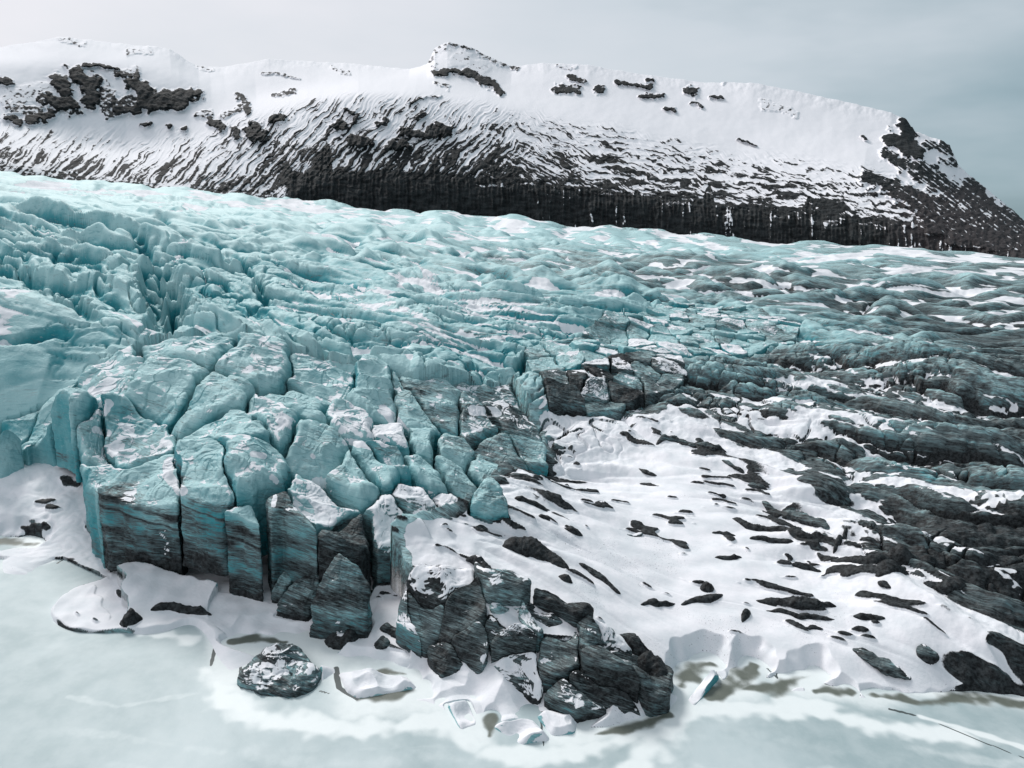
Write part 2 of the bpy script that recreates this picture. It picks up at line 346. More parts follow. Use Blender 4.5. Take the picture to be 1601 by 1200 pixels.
def line_win(P, pad):
    P = np.array([p[:2] for p in P]); c = (P.max(0) + P.min(0)) / 2; rad = np.linalg.norm(P - c, axis=1).max() + pad
    return win(c[0], c[1], rad)
def crevasse(px, width, depth):          # a cleft along a line of the ice
    P = [hit(u, v) for u, v in px]; w = line_win(P, width * 3); x, y = X[w], Y[w]
    d, s = seg_dist(x, y, P); d = d + .5 * width * perlin(x / 4, y / 4, 21)
    Z[w] -= depth * (1 - sst(width * .35, width, d)) * np.sin(np.pi * np.clip(s, .03, .97)) ** .35
def hump(px, width, height, sharp=1.5):
    P = [hit(u, v) for u, v in px]; w = line_win(P, width * 2.5); x, y = X[w], Y[w]
    d, s = seg_dist(x, y, P); d = d + .3 * width * perlin(x / 5, y / 5, 22)
    Z[w] += height * np.clip(1 - (d / width) ** sharp, 0, 1) * np.sin(np.pi * np.clip(s, .02, .98)) ** .5
# ------------------------------------------------------------------ separate ice blocks: plan outlines and heights (the ground is cut round them)
def plane_hit(u, v, y0, z0, k, kx=0., x0=0.):
    d = ray(u, v)                        # z = z0 + k*(y-y0) + kx*(x-x0)
    t = (z0 - HC - k * y0 - kx * x0) / (d[2] - k * d[1] - kx * d[0]); return np.array([d[0] * t, d[1] * t, HC + d[2] * t])
SER = []
def block(top, front, k=0., zb=None, kx=0., **kw):
    u, vr, vb = front
    b_ = px2z(u, vb, zb) if zb is not None else hit(u, vb)
    zb_ = b_[2]; rim = px2r(u, vr, math.hypot(b_[0], b_[1])); zt = rim[2]
    P = np.array([plane_hit(a, c, rim[1], zt, k, kx, rim[0]) for a, c in top])
    SER.append(dict(P=P, zb=zb_, zt=zt, y0=rim[1], x0=rim[0], k=k, kx=kx, **kw))
BB = [ # outline of the top in the photograph, (u, rim, foot), slope, settings
([(424, 926), (436, 905), (452, 893), (454, 908), (440, 930)], (436, 928, 938), .7, dict(zb=1.2, snow=0, dirt=.55, h_=1, label='small grey ice shard at the foot of the second deep crack')),
 ([(432, 944), (455, 915), (500, 889), (494, 925), (480, 962)], (455, 948, 960), .9, dict(zb=1, snow=0, dirt=.6, label='grey leaning ice slab left of the pointed shard')),
 ([(488, 948), (503, 905), (528, 864), (562, 886), (577, 914), (571, 964), (528, 968)], (525, 964, 990), 1.3, dict(zb=1, snow=0, dirt=.62, label='tall pointed grey ice shard with flat speckled face')),
 ([(736, 796), (742, 768), (764, 742), (784, 762), (794, 796), (768, 806)], (766, 802, 812), .75, dict(snow=.05, dirt=.15, label='smooth ice cone standing at the snow field edge')),
 ([(530, 1052), (590, 1052), (640, 1062), (652, 1076), (560, 1094), (542, 1082)], (560, 1094, 1096), .03, dict(zb=-.3, snow=3, dirt=-.3, name='ice_floe', cat='ice floe', label='broken white ice plate outlined by a dark crack below the pointed shard')),
 ([(770, 1135), (832, 1126), (862, 1158), (812, 1166)], (812, 1166, 1168), .04, dict(zb=-.3, snow=3, dirt=-.3, name='ice_floe', cat='ice floe', label='tilted white ice plate at the lowest bend of the shore')),
 ([(838, 1118), (905, 1116), (898, 1148), (862, 1152)], (862, 1152, 1154), .03, dict(zb=-.3, snow=3, dirt=-.3, name='ice_floe', cat='ice floe', label='pale ice plate just right of the tilted plate')),
 ([(500, 1040), (524, 1044), (522, 1082), (504, 1074)], (514, 1078, 1080), .05, dict(zb=-.3, snow=3, dirt=-.3, name='ice_floe', cat='ice floe', label='narrow ice plate between the iceberg and the outlined plate')),
 ([(700, 1100), (730, 1096), (745, 1130), (720, 1140)], (725, 1136, 1140), .06, dict(zb=-.3, snow=3, dirt=-.3, name='ice_floe', cat='ice floe', label='upturned ice plate at the notch of the lower shore')),
 ([(1076, 1092), (1100, 1062), (1116, 1050), (1124, 1058), (1104, 1082), (1086, 1102)], (1088, 1100, 1104), .05, dict(zb=-.3, snow=3, dirt=-.3, name='ice_floe', cat='ice floe', label='rolled white ice lip beside the olive pool right of the tongue')),
 ([(372, 1062), (386, 1036), (430, 1004), (462, 1010), (500, 1044), (492, 1072), (456, 1084), (404, 1078)], (430, 1074, 1080), .1, dict(zb=-.1, snow=.3, dirt=.6, label='dark grey iceberg frozen into the lake before the cliff', name='iceberg', cat='iceberg')),
]
for top, fr, k, kw in BB:
    kw = dict(kw); block(top, fr, k, **kw)
rng = random.Random(5)
# ground cut away round the blocks
def pdist(X_, Y_, P):                    # signed distance to a polygon (negative inside)
    d = np.full(X_.shape, 1e9); ins = np.zeros(X_.shape, bool); n = len(P)
    for k in range(n):
        A, B = P[k][:2], P[(k + 1) % n][:2]; v = B - A; L2 = v @ v + 1e-9
        t = np.clip(((X_ - A[0]) * v[0] + (Y_ - A[1]) * v[1]) / L2, 0, 1); d = np.minimum(d, np.hypot(X_ - A[0] - t * v[0], Y_ - A[1] - t * v[1]))
        c = (A[1] > Y_) != (B[1] > Y_); ins ^= c & (X_ < (B[0] - A[0]) * (Y_ - A[1]) / (B[1] - A[1] + 1e-12) + A[0])
    return np.where(ins, -d, d)
# jointed ice: cells that share their cracks
def gaps_clip(Pg, p, n, lim):            # keep the side (x-p).n <= lim
    out_ = []; m = len(Pg); d = [(q - p) @ n - lim for q in Pg]
    for k in range(m):
        A, B, da, db = Pg[k], Pg[(k + 1) % m], d[k], d[(k + 1) % m]
        if da <= 0: out_.append(A)
        if (da <= 0) != (db <= 0): out_.append(A + (B - A) * da / (da - db))
    return out_
def jwarp(P): return P + np.stack([1.1 * perlin(P[:, 0] / 6, P[:, 1] / 6, 301) + .35 * perlin(P[:, 0] / 2, P[:, 1] / 2, 302), 1.1 * perlin(P[:, 0] / 6, P[:, 1] / 6, 303) + .35 * perlin(P[:, 0] / 2, P[:, 1] / 2, 304)], 1) * WARP
WARP = 1.0
CELLS = []
def cells(zone, seeds, gap, htop, floor, e=None, asp=1., **kw):
    Gm = np.eye(2) if e is None else np.eye(2) + (1 / asp ** 2 - 1) * np.outer(e, e)
    pts = np.array([s[0] for s in seeds])
    for i, (p, st) in enumerate(seeds):
        Pg = [np.array(q) for q in zone]
        for j in range(len(pts)):
            if j != i:
                n = pts[j] - p; L_ = np.linalg.norm(n); n = Gm @ n; n = n / np.linalg.norm(n) * L_
                if L_ < 60: Pg = gaps_clip(Pg, (pts[j] + p) / 2, n / L_, -.5 * (gap + st.get('gap', 0) + gap * .8 * math.sin(7.3 * (pts[j][0] + p[0]) + 3 * (pts[j][1] + p[1]))))
                if len(Pg) < 3: break
        if len(Pg) < 3: continue
        Pg = np.array(Pg); ar = .5 * abs((Pg[:, 0] * np.roll(Pg[:, 1], -1) - np.roll(Pg[:, 0], -1) * Pg[:, 1]).sum())
        if ar < 1.5: continue
        CELLS.append(dict(P=Pg, htop=htop, floor=floor, **{**kw, **st}))
def zc(u, v, z): return px2z(u, v, z)[:2]
FZ = [zc(150, 862, 1), zc(180, 897, .8), zc(262, 910, .8), zc(345, 927, .8), zc(412, 940, .8), zc(446, 915, 2), zc(500, 935, 2), zc(562, 930, 3), zc(585, 890, 5), zc(640, 880, 4.5), zc(700, 858, 5), zc(742, 828, 6), zc(752, 790, 7), zc(800, 735, 9), zc(858, 722, 9), zc(845, 665, 13),
      zc(800, 600, 17), zc(650, 590, 21.5), zc(560, 560, 25), zc(440, 545, 27), zc(250, 520, 29), zc(60, 540, 29), zc(-80, 560, 28), zc(-80, 715, 9), zc(0, 732, 8), zc(60, 714, 8.5), zc(112, 738, 7), zc(138, 800, 4)]
HT = [(150, 745, 870, .8), (240, 774, 908, .8), (330, 786, 925, .8), (388, 812, 936, .8), (425, 812, 938, .8), (500, 832, 930, 3), (545, 868, 925, 3)]
hp = []; hv = []
for u, vr, vf, z in HT:
    q = px2z(u, vf, z); w_ = px2r(u, vr, math.hypot(q[0], q[1])); hp.append(w_[:2]); hv.append(w_[2])
zr_ = hv[1]
for u, v, z in [(230, 664, zr_ + 1.5), (160, 690, zr_ + .5), (400, 720, 19.5), (360, 650, 22), (500, 700, 17.5), (485, 745, 15), (520, 640, 19.5), (430, 600, 23.5), (600, 700, 15.5), (560, 620, 20), (650, 684, 14.5), (570, 735, 13.5), (620, 770, 13), (650, 850, 9), (700, 760, 11), (735, 815, 7.5), (760, 700, 12), (770, 640, 15), (820, 650, 13), (850, 715, 9.5),
    (470, 790, 14), (105, 690, 17.5), (40, 695, 12), (-60, 680, 12), (150, 620, 23), (250, 570, 26), (50, 620, 23), (0, 600, 25), (0, 705, 11.5), (330, 600, 24.5)]:
    hp.append(zc(u, v, z)); hv.append(z)
ZB0 = None
for q in FZ[16:24]: hp.append(q); hv.append(float(macz(q[0], q[1])) + .5)
hp = np.array(hp); HTR = RBF(hp / 40, hv, 5e-3)
def htopA(x, y): return HTR(np.stack([x, y], -1).reshape(-1, 2) / 40).reshape(x.shape)
def sd_(u, v, z, **k): return (zc(u, v, z), k)
SD = [sd_(-45, 590, 24, dirt=0, snow=.1, label='outermost teal crest block leaving the frame at the left'), sd_(15, 575, 25, dirt=0, snow=.1, label='creased teal crest block near the left frame edge'), sd_(75, 668, 19, dirt=.05, snow=.1, label='teal ice column rising above the snowy left pocket'), sd_(25, 672, 18.5, dirt=.05, snow=.05, label='shadowed ice column between two teeth above the left pocket'), sd_(140, 648, 22, dirt=.05, snow=.25, label='cracked ice block with snow blotches on the left shoulder'),
 sd_(235, 722, 21, dirt=.3, snow=.1, band=1, label='massive grey-banded ice block at the left front of the glacier cliff'), sd_(388, 780, 19, dirt=.25, snow=.1, band=1, gap=.5, label='square-topped banded ice pillar between the two deepest black cracks'),
 sd_(385, 716, 20, dirt=.05, snow=.2, label='pale ice block with a snowy back just above the banded pillar'), sd_(318, 715, 21, dirt=.1, snow=.15, band=1, label='narrow turquoise ice wedge squeezed beside the massive banded block'), sd_(500, 780, 15, dirt=.15, snow=.4, band=1, label='ice block carrying a long snow tongue right of the banded pillar'),
 sd_(535, 858, 9, dirt=.9, snow=0, label='dark striped ice block below the snow tongue'), sd_(500, 692, 18, dirt=.0, snow=.1, label='rounded pale ice block with a small snow spot'), sd_(428, 650, 21.5, dirt=.0, snow=.25, label='broad teal ice block with a snow patch on its near slope'), sd_(476, 632, 21, dirt=0, snow=.1, label='small teal block right of the broad teal block'),
 sd_(545, 655, 18.5, dirt=0, snow=.4, label='smooth snow-streaked ice back, upper end'), sd_(618, 680, 15.5, dirt=.05, snow=.5, label='smooth snow-streaked ice back, lower pointed end'), sd_(560, 748, 13.5, dirt=.05, snow=.1, gap=.2, label='leftmost of the slim blue ice fingers in the cluster'), sd_(590, 742, 13.4, dirt=.05, snow=.1, gap=.2, label='middle slim blue ice finger of the cluster'),
 sd_(618, 735, 13.3, dirt=.15, snow=.3, gap=.2, label='right slim ice finger of the cluster, snow on its head'), sd_(660, 738, 12.8, dirt=.1, snow=.1, label='pale wedge of ice with a squared upper edge'), sd_(625, 815, 10.5, dirt=.4, snow=.6, label='snow-covered ice boulder above the white gully'),
 sd_(700, 795, 9, dirt=.45, snow=.5, label='snow-capped grey ice block at the edge of the snow field'), sd_(705, 705, 13, dirt=.15, snow=.05, label='pointed teal ice block below the dark faceted one'), sd_(722, 745, 11, dirt=.2, snow=.05, gap=.2, label='upright teal ice tooth above the snow-capped grey block'), sd_(752, 740, 10.5, dirt=.2, snow=.05, gap=.2, label='thin ice tooth beside the smooth cone'),
 sd_(742, 665, 14, dirt=.45, snow=.25, label='dark faceted ice block in the middle with a snowy top'), sd_(692, 640, 16.5, dirt=.3, snow=.1, label='dark teal ice block left of the faceted block'), sd_(755, 612, 16.5, dirt=.5, snow=.25, label='flat striped ice block just above the faceted block'), sd_(808, 665, 12.5, dirt=.6, snow=.25, label='grimy ice block right of the faceted block'),
 sd_(828, 706, 10, dirt=.35, snow=.1, label='low ice block at the top corner of the snow field'), sd_(785, 700, 11.5, dirt=.4, snow=.1, label='upright grey ice fin left of the low corner block'), sd_(48, 640, 21.5, dirt=.05, snow=.1, label='teal ice tooth at the left with snow on its shoulder'), sd_(-5, 620, 23, dirt=0, snow=.1, label='teal ice block cut by the left frame edge'),
 sd_(92, 628, 22.5, dirt=0, snow=.05, label='small round-headed ice tooth at the head of the left hollow'), sd_(0, 690, 17.5, dirt=.1, snow=.05, label='blue ice wall stub low at the left frame edge'), sd_(190, 640, 22.3, dirt=.1, snow=.3, label='wide snow-spotted ice shoulder above the left front block'), sd_(110, 685, 20, dirt=.1, snow=.2, label='overhanging ice shoulder above the snowy left pocket'),
 sd_(262, 588, 25, dirt=0, snow=.15, label='teal hump above the wide shoulder'), sd_(335, 612, 24, dirt=.05, snow=.1, label='teal hump right of the other hump above the shoulder'), sd_(368, 660, 22, dirt=.05, snow=.1, label='slender pale ice block left of the broad teal block'), sd_(150, 578, 25.5, dirt=0, snow=.3, label='ice block on the left crest under the long snow streak'),
 sd_(55, 580, 25.5, dirt=0, snow=.15, label='smooth ice block on the crest at the far left'), sd_(400, 575, 25, dirt=0, snow=.2, label='ice block behind the teal humps with a dark scoop beside it'), sd_(310, 548, 27, dirt=0, snow=.2, label='crest block behind the humps, snow along its back'), sd_(505, 595, 22.5, dirt=0, snow=.2, label='ice block at the top end of the snow-streaked back'),
 sd_(590, 620, 20.5, dirt=0, snow=.1, gap=.2, label='blue ice block in the trench behind the snow-streaked back'), sd_(645, 640, 18, dirt=.05, snow=.1, gap=.2, label='rounded blue block where the trench meets the snow-streaked point'), sd_(660, 690, 14.5, dirt=.1, snow=.0, gap=.2, label='dark blue ice block in front of the snow-streaked point'),
 sd_(655, 780, 11, dirt=.3, snow=.6, label='snowy ice head right above the snow-covered boulder'), sd_(450, 860, 9, dirt=.5, snow=.05, label='dim ice buttress inside the second deep crack')]
cells(FZ, SD, .7, htopA, 11, e=np.array([.5, -.866]), asp=1.55, big=1)
# the jumbled turquoise band across mid glacier
def htopB(x, y):
    i = np.clip(np.searchsorted(th, np.arctan2(x, y)), 0, NT - 1); j = np.clip(np.searchsorted(rs, np.hypot(x, y)), 0, NR - 1); return ZB[i, j]
def blur(A, n):
    for ax in (0, 1):
        k = 2 * n + 1; c = np.cumsum(np.pad(A, [(n + 1, n) if q == ax else (0, 0) for q in (0, 1)], 'edge'), axis=ax)
        A = (np.take(c, range(k, c.shape[ax]), ax) - np.take(c, range(0, c.shape[ax] - k), ax)) / k
    return A
ZB = blur(Z, 14) + 1.3
def band(zone, step, dirt, lab, grp, hf=htopB, ang=0., asp=1., gap=.35, fl=4, amp=1., **kk):
    zn = [hit(u, v)[:2] for u, v in zone]; zp = np.array(zn); M_ = np.array([[math.cos(ang), math.sin(ang)], [-math.sin(ang), math.cos(ang)]]) * [[1 / asp], [1.]]; Mi = np.linalg.inv(M_); zr = zp @ M_.T; lo, hi = zr.min(0), zr.max(0); sds = []
    nx__ = int((hi[0] - lo[0]) / step) + 1; ny__ = int((hi[1] - lo[1]) / step) + 1
    for a_ in range(nx__):
        for b_ in range(ny__):
            p = lo + (np.array([a_, b_]) + [rng.uniform(.05, .95), rng.uniform(.05, .95)]) * step
            p = Mi @ p
            if pdist(np.array([p[0]]), np.array([p[1]]), zp)[0] < 0: sds.append((p, dict(dirt=dirt + rng.uniform(-.15, .25), snow=rng.choice([0, .05, .15, .4]), off=rng.uniform(-.9, 1.1) * amp, label=lab, group=grp) | ({'snow': rng.choice([.0, .1, .3, .6])} if hf is not htopB else {})))
    cells(zn, sds, gap, hf, fl, **kk); return zn
band([(830, 590), (820, 550), (900, 528), (960, 500), (1060, 478), (1180, 492), (1250, 520), (1240, 548), (1140, 562), (1050, 560), (960, 575), (900, 590)], 7.6, .12, 'turquoise ice block in the jumbled band across mid glacier', 'ice blocks jumbled across the mid glacier')
band([(860, 640), (840, 600), (960, 580), (1040, 568), (1075, 600), (1050, 622), (960, 640)], 7.2, .6, 'grimy grey ice block between the turquoise band and the snow field', 'grimy ice blocks above the snow field')
spine = [zc(655, 935, 4), zc(720, 950, 4), zc(800, 975, 4), zc(880, 1010, 3.5), zc(960, 1040, 3), zc(1030, 1085, 2)]
def htopC(x, y):
    d, s = seg_dist(x, y, spine); return np.maximum(htopB(x, y) - .9, .3) * (1 - .35 * s) * (1 - .45 * sst(4, 12, d)) + .3 + 1.8 * np.clip(1 - (d / 10.5) ** 2, -.2, 1) * (1 - .4 * s) + 1.5 * perlin(x / 4, y / 4, 37)
pa = np.array(spine[4]) - np.array(spine[1]); pang = math.atan2(pa[1], pa[0])
band([(622, 975), (640, 930), (690, 915), (740, 905), (810, 930), (900, 965), (990, 1005), (1045, 1060), (1048, 1112), (985, 1118), (900, 1116), (850, 1090), (790, 1062), (735, 1048), (690, 1050), (650, 1010)], 2.2, .62,
  'dirty grey-black ice slab heaped in the tongue that runs down to the lower shore', 'dirty ice slabs of the lower tongue', hf=htopC, ang=pang, asp=3.8, gap=.25, fl=4.5, amp=1.5)
def cut_zone(zn, hf, depth, mn_):
    zn = np.array(zn); c = zn.mean(0); w = win(c[0], c[1], np.linalg.norm(zn - c, axis=1).max() + 3); sd = pdist(X[w], Y[w], zn)
    sd = sd + .3 * perlin(X[w] / 2, Y[w] / 2, 29); m = sd < .2; Zw = Z[w]; fl_ = np.maximum(hf(X[w][m], Y[w][m]) - depth - 2 * (perlin(X[w][m] / 4, Y[w][m] / 4, 35)), mn_); Zw[m] = np.minimum(Zw[m], fl_); Z[w] = Zw
cut_zone(FZ, htopA, 10, .3)
fz = np.array(FZ); c = fz.mean(0); w = win(c[0], c[1], np.linalg.norm(fz - c, axis=1).max() + 60); sd = pdist(X[w], Y[w], fz); Zw = Z[w]
m = (sd > 0) & (sd < 55) & (Y[w] > 100) & (X[w] < 60); Zw[m] = np.minimum(Zw[m], np.minimum(htopA(X[w][m], Y[w][m]), 32) + .2 + .26 * sd[m] + np.maximum(X[w][m] + 25, 0) * .8 + .8 * (Z[w][m] - ZB[w][m] + 1.3)); Z[w] = Zw
for S in CELLS:
    if not S.get('big'): cut_zone(jwarp(S['P']), htopB, 3.2, -1) if S['htop'] is htopB else None
def apron(px, z, fl=.12):
    AP = np.array([px2z(u, v, z)[:2] for u, v in px]); c = AP.mean(0); w = win(c[0], c[1], np.linalg.norm(AP - c, axis=1).max() + 2); sd = pdist(X[w], Y[w], AP)
    sd = sd + .8 * perlin(X[w] / 3, Y[w] / 3, 26); lo = np.minimum(Z[w], np.maximum(Z[w] * fl, .3) + .5 * z + .3 * perlin(X[w] / 3, Y[w] / 3, 25))
    Z[w] = np.where(sd < 0, lo, Z[w])
for S in SER:
    P = S['P']; c = P[:, :2].mean(0); rad = np.linalg.norm(P[:, :2] - c, axis=1).max() + 12
    w = win(c[0], c[1], rad); sd = pdist(X[w], Y[w], P); sm = S.get('small')
    top = S['zt'] + S['k'] * (Y[w] - S['y0']) + S['kx'] * (X[w] - S['x0'])
    fl = np.maximum(S['zb'] - .5, top - 12) if not sm else top - 3
    m = .45 if not sm else .25
    cl = fl + np.maximum(sd - m, 0) * 14
    cap = top - .2 + .5 * perlin(X[w] / 3, Y[w] / 3, 24) + .5 * np.maximum(sd - 1.5, 0)
    k_ = sd < (4 if sm else 9)
    Z[w] = np.where(k_, np.minimum(Z[w], np.minimum(cl, cap)), Z[w])
apron([(120, 850), (150, 920), (185, 1000), (330, 1030), (480, 1060), (640, 1030), (640, 960), (600, 905), (520, 870), (450, 868), (410, 878), (345, 880), (262, 860), (175, 845)], 1.)
apron([(30, 850), (178, 850), (205, 1010), (40, 1010)], .5, .05)
apron([(60, 770), (150, 770), (172, 880), (190, 960), (120, 960), (90, 880)], 1., .1)
y0_, y1_ = px2z(60, 850, 1)[1], px2z(60, 712, 8.5)[1]
AP = np.array([px2z(u, v, z)[:2] for u, v, z in [(-300, 860, 1), (-300, 700, 9), (0, 700, 9), (60, 690, 9), (120, 715, 8), (150, 790, 5), (175, 850, 1.5), (172, 900, 1), (100, 872, .3)]])
c = AP.mean(0); w = win(c[0], c[1], np.linalg.norm(AP - c, axis=1).max() + 2); sd = pdist(X[w], Y[w], AP); t_ = np.clip((Y[w] - y0_) / (y1_ - y0_), 0, 1)
Z[w] = np.where(sd < 0, .4 + 7.2 * t_ + 1.0 * perlin(X[w] / 5, Y[w] / 5, 44) * t_ ** .5 + .2 * np.abs(perlin(X[w] / 2, Y[w] / 1.5, 45)), Z[w])
POOL = [([(560, 1093), (600, 1086), (655, 1076)], 1.5), ([(1110, 1085), (1150, 1072), (1180, 1042)], 2.2), ([(1155, 1078), (1210, 1072), (1275, 1054)], 1.7), ([(1064, 1072), (1080, 1046), (1110, 1036)], 1.9), ([(1275, 1080), (1325, 1082)], 1.4), ([(1370, 1088), (1440, 1098), (1520, 1092), (1640, 1104)], 1.6),
  ([(-10, 846), (45, 850)], 2.6), ([(565, 1055), (610, 1050), (635, 1054)], .9), ([(360, 1003), (400, 998), (445, 1004)], 1.1), ([(930, 1148), (980, 1140), (1045, 1117)], 1.1), ([(770, 1118), (765, 1150)], .9)]
for px, wd_ in POOL:
    P = [px2z(u, v, 0) for u, v in px]; w = line_win(P, wd_ * 2); d, s = seg_dist(X[w], Y[w], P); d = d + .4 * wd_ * perlin(X[w] / 2.5, Y[w] / 2.5, 46)
    Z[w] = np.where(d < wd_, -1.0, np.minimum(Z[w], -.1 + np.maximum(d - wd_, 0) * 1.2))
for ln, wd_, dp in [([(236, 425), (250, 465), (268, 515)], 7, 15), ([(262, 428), (280, 470), (276, 505)], 4.5, 11), ([(30, 440), (90, 470), (150, 510)], 3, 7), ([(360, 400), (400, 440), (420, 480)], 2.5, 6), ([(300, 395), (340, 400), (360, 430)], 2.5, 5), ([(120, 335), (150, 360)], 5, 8), ([(250, 345), (275, 365)], 5, 8), ([(620, 470), (700, 500), (780, 510)], 2, 4), ([(880, 420), (960, 450)], 4, 5), ([(1240, 500), (1330, 520), (1420, 545)], 2.5, 4), ([(90, 455), (130, 480), (150, 500)], 3, 6), ([(200, 380), (260, 430)], 3, 5),
  ([(380, 540), (430, 575), (520, 570), (600, 625)], 2.5, 5), ([(560, 545), (600, 590), (660, 640)], 3, 6), ([(780, 590), (840, 545)], 2, 6), ([(0, 500), (100, 520)], 2, 3), ([(560, 400), (700, 450)], 4, 5), ([(800, 455), (900, 480)], 4, 5),
  ([(1270, 560), (1400, 600), (1560, 640)], 2.5, 4), ([(1000, 620), (1060, 640), (1150, 650)], 1.6, 4)]:
    crevasse(ln, wd_, dp)


# ground cover from the shape: snow lies in hollows, dirt and blue by place; tone deeper in hollows, paler on crests
fb_ = sst(240, 380, RRg); Z = Z * (1 - fb_) + blur(blur(Z, 1), 1) * fb_
Z += fb_ * (1.5 + RRg / 450) * (.5 * perlin(chi * 4.3, psr * 4, 161) + .3 * perlin(chi * 9, psr * 9, 162)) + fb_ * (1.8 + RRg / 400) * (.4 - 1.2 * np.abs(perlin(chi * 2.6 + .4, psr * 1.6, 163)))
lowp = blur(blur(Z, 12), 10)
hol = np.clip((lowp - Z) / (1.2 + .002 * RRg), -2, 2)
gy = np.gradient(Z, axis=1) / np.gradient(RRg, axis=1); gx = np.gradient(Z, axis=0) / (np.gradient(TT, axis=0) * RRg)
slope = np.hypot(gx, gy)
sn = snc - .25 - .05 * sst(.5, .8, dirt) + .42 * hol * (1 - sst(.6, 1.4, hol)) + mix(.85 * fbm(ph / 8, ps / 34, 31, 4) + .3 * perlin(ph / 4, ps / 9, 33), 1.0 * fbm(chi * 1.7, psr * 2.0, 34, 4) - .02, far2) - .17 * fb_ - .28 * np.clip(slope - .35, 0, 2)
SN = sst(-.05, .22, sn) ; SN = np.clip(SN, 0, 1)
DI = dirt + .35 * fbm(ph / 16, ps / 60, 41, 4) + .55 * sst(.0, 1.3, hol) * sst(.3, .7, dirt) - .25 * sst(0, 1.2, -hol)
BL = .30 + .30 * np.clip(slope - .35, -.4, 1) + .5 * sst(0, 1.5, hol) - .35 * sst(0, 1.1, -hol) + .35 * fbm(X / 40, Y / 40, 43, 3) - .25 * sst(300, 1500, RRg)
flow = np.stack([ph, ps, Z], -1)
# small black ice islands breaking the snow, and grit round the dark ice
isl = perlin(ph / 2.6, ps / 7.5, 141) + .5 * perlin(ph / 1.1, ps / 2.6, 142) + .45 * perlin(X / 22, Y / 22, 143) + .55 * sst(0, 60, X) * .5
isl = isl + .38 * (1 - sst(.75, 1.1, snc)) + .3 * perlin(ph / 7, ps / 18, 144)
im = sst(.80, .97, isl) * sst(.55, .8, snc) * sst(1.5, 3, Z0)
Z += im * .55; SN = SN * (1 - im); DI = np.maximum(DI, im * 1.2)
# the larger snow patches lying on the ice
for ln, wp in [([(645, 425), (668, 445), (688, 463)], 9), ([(480, 367), (545, 386)], 5), ([(740, 475), (800, 488), (872, 505)], 6), ([(640, 480), (720, 492)], 4), ([(190, 508), (225, 525), (265, 542)], 8), ([(515, 500), (552, 520)], 6), ([(560, 545), (600, 582)], 7), ([(1100, 412), (1130, 416)], 4), 
  ([(1258, 562), (1290, 572), (1335, 592)], 7), ([(1212, 572), (1252, 600)], 6), ([(1418, 582), (1475, 602)], 5), ([(1425, 632), (1465, 648), (1505, 668)], 7), ([(1350, 615), (1385, 628)], 4), ([(1490, 478), (1620, 492)], 6), ([(1285, 712), (1340, 730), (1400, 735), (1440, 720)], 9), ([(1445, 735), (1500, 748), (1550, 762)], 9),
  ([(1525, 792), (1590, 790)], 12), ([(1095, 648), (1150, 658), (1195, 668)], 6), ([(1045, 640), (1090, 652)], 6), ([(345, 405), (378, 416)], 5), ([(430, 542), (475, 552)], 6), ([(270, 418), (300, 402)], 5), ([(50, 362), (92, 388)], 5), ([(1340, 662), (1370, 685), (1440, 712)], 3.5), ([(980, 590), (1020, 600)], 6), ([(760, 560), (800, 575)], 4), ([(380, 310), (420, 316)], 3), ([(500, 330), (560, 336)], 3),
  ([(610, 378), (650, 385)], 4), ([(700, 400), (760, 412)], 4), ([(850, 430), (900, 440)], 4), ([(980, 430), (1030, 438)], 4), ([(1330, 450), (1400, 455)], 4), ([(1280, 480), (1340, 490)], 4), ([(1060, 560), (1100, 575)], 4), ([(1440, 540), (1520, 556)], 3.5), ([(1560, 720), (1600, 745)], 5), ([(1400, 690), (1450, 705)], 4), ([(1480, 860), (1530, 880)], 9), ([(1560, 900), (1600, 915)], 10), ([(1420, 760), (1500, 790)], 7), ([(1240, 680), (1290, 700)], 6)]:
    P = [hit(u, v) for u, v in ln]; rr_ = np.hypot(P[0][0], P[0][1]); wm = wp * rr_ / F_ * 1.25; w = line_win(P, wm * 3)
    d, s = seg_dist(X[w], Y[w], P); d = d / (.4 + .6 * np.sin(np.pi * np.clip(s, .03, .97))) + wm * .55 * fbm(ph[w] / (wm * 1.6), ps[w] / (wm * 3), 66, 3)
    k_ = (1 - sst(wm * .75, wm * 1.1, d)) * (1 - sst(.6, 1.1, slope[w])); SN[w] = np.maximum(SN[w], k_)

SN = SN * (1 - .0); co_ = np.stack([X, Y, Z], -1).reshape(-1, 3); FA = grid_faces(NT, NR)
keep = (Z.reshape(-1)[FA].max(1) > -.6); FA = FA[keep]
used = np.zeros(NT * NR, bool); used[FA] = True
def sub_mesh(name, fa):
    u = np.zeros(NT * NR, bool); u[fa] = True; idx = np.cumsum(u) - 1
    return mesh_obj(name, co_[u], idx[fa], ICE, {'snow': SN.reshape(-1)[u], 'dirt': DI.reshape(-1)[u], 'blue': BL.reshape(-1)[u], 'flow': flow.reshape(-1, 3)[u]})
cen = FA[:, 0]; zone = (samp(SNOWC, TT, LRg) - .72 + .08 * perlin(X / 12, Y / 12, 51)).reshape(-1)[cen] > 0
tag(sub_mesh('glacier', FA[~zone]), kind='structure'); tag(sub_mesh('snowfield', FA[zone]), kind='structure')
print('glacier', time.time() - T0)

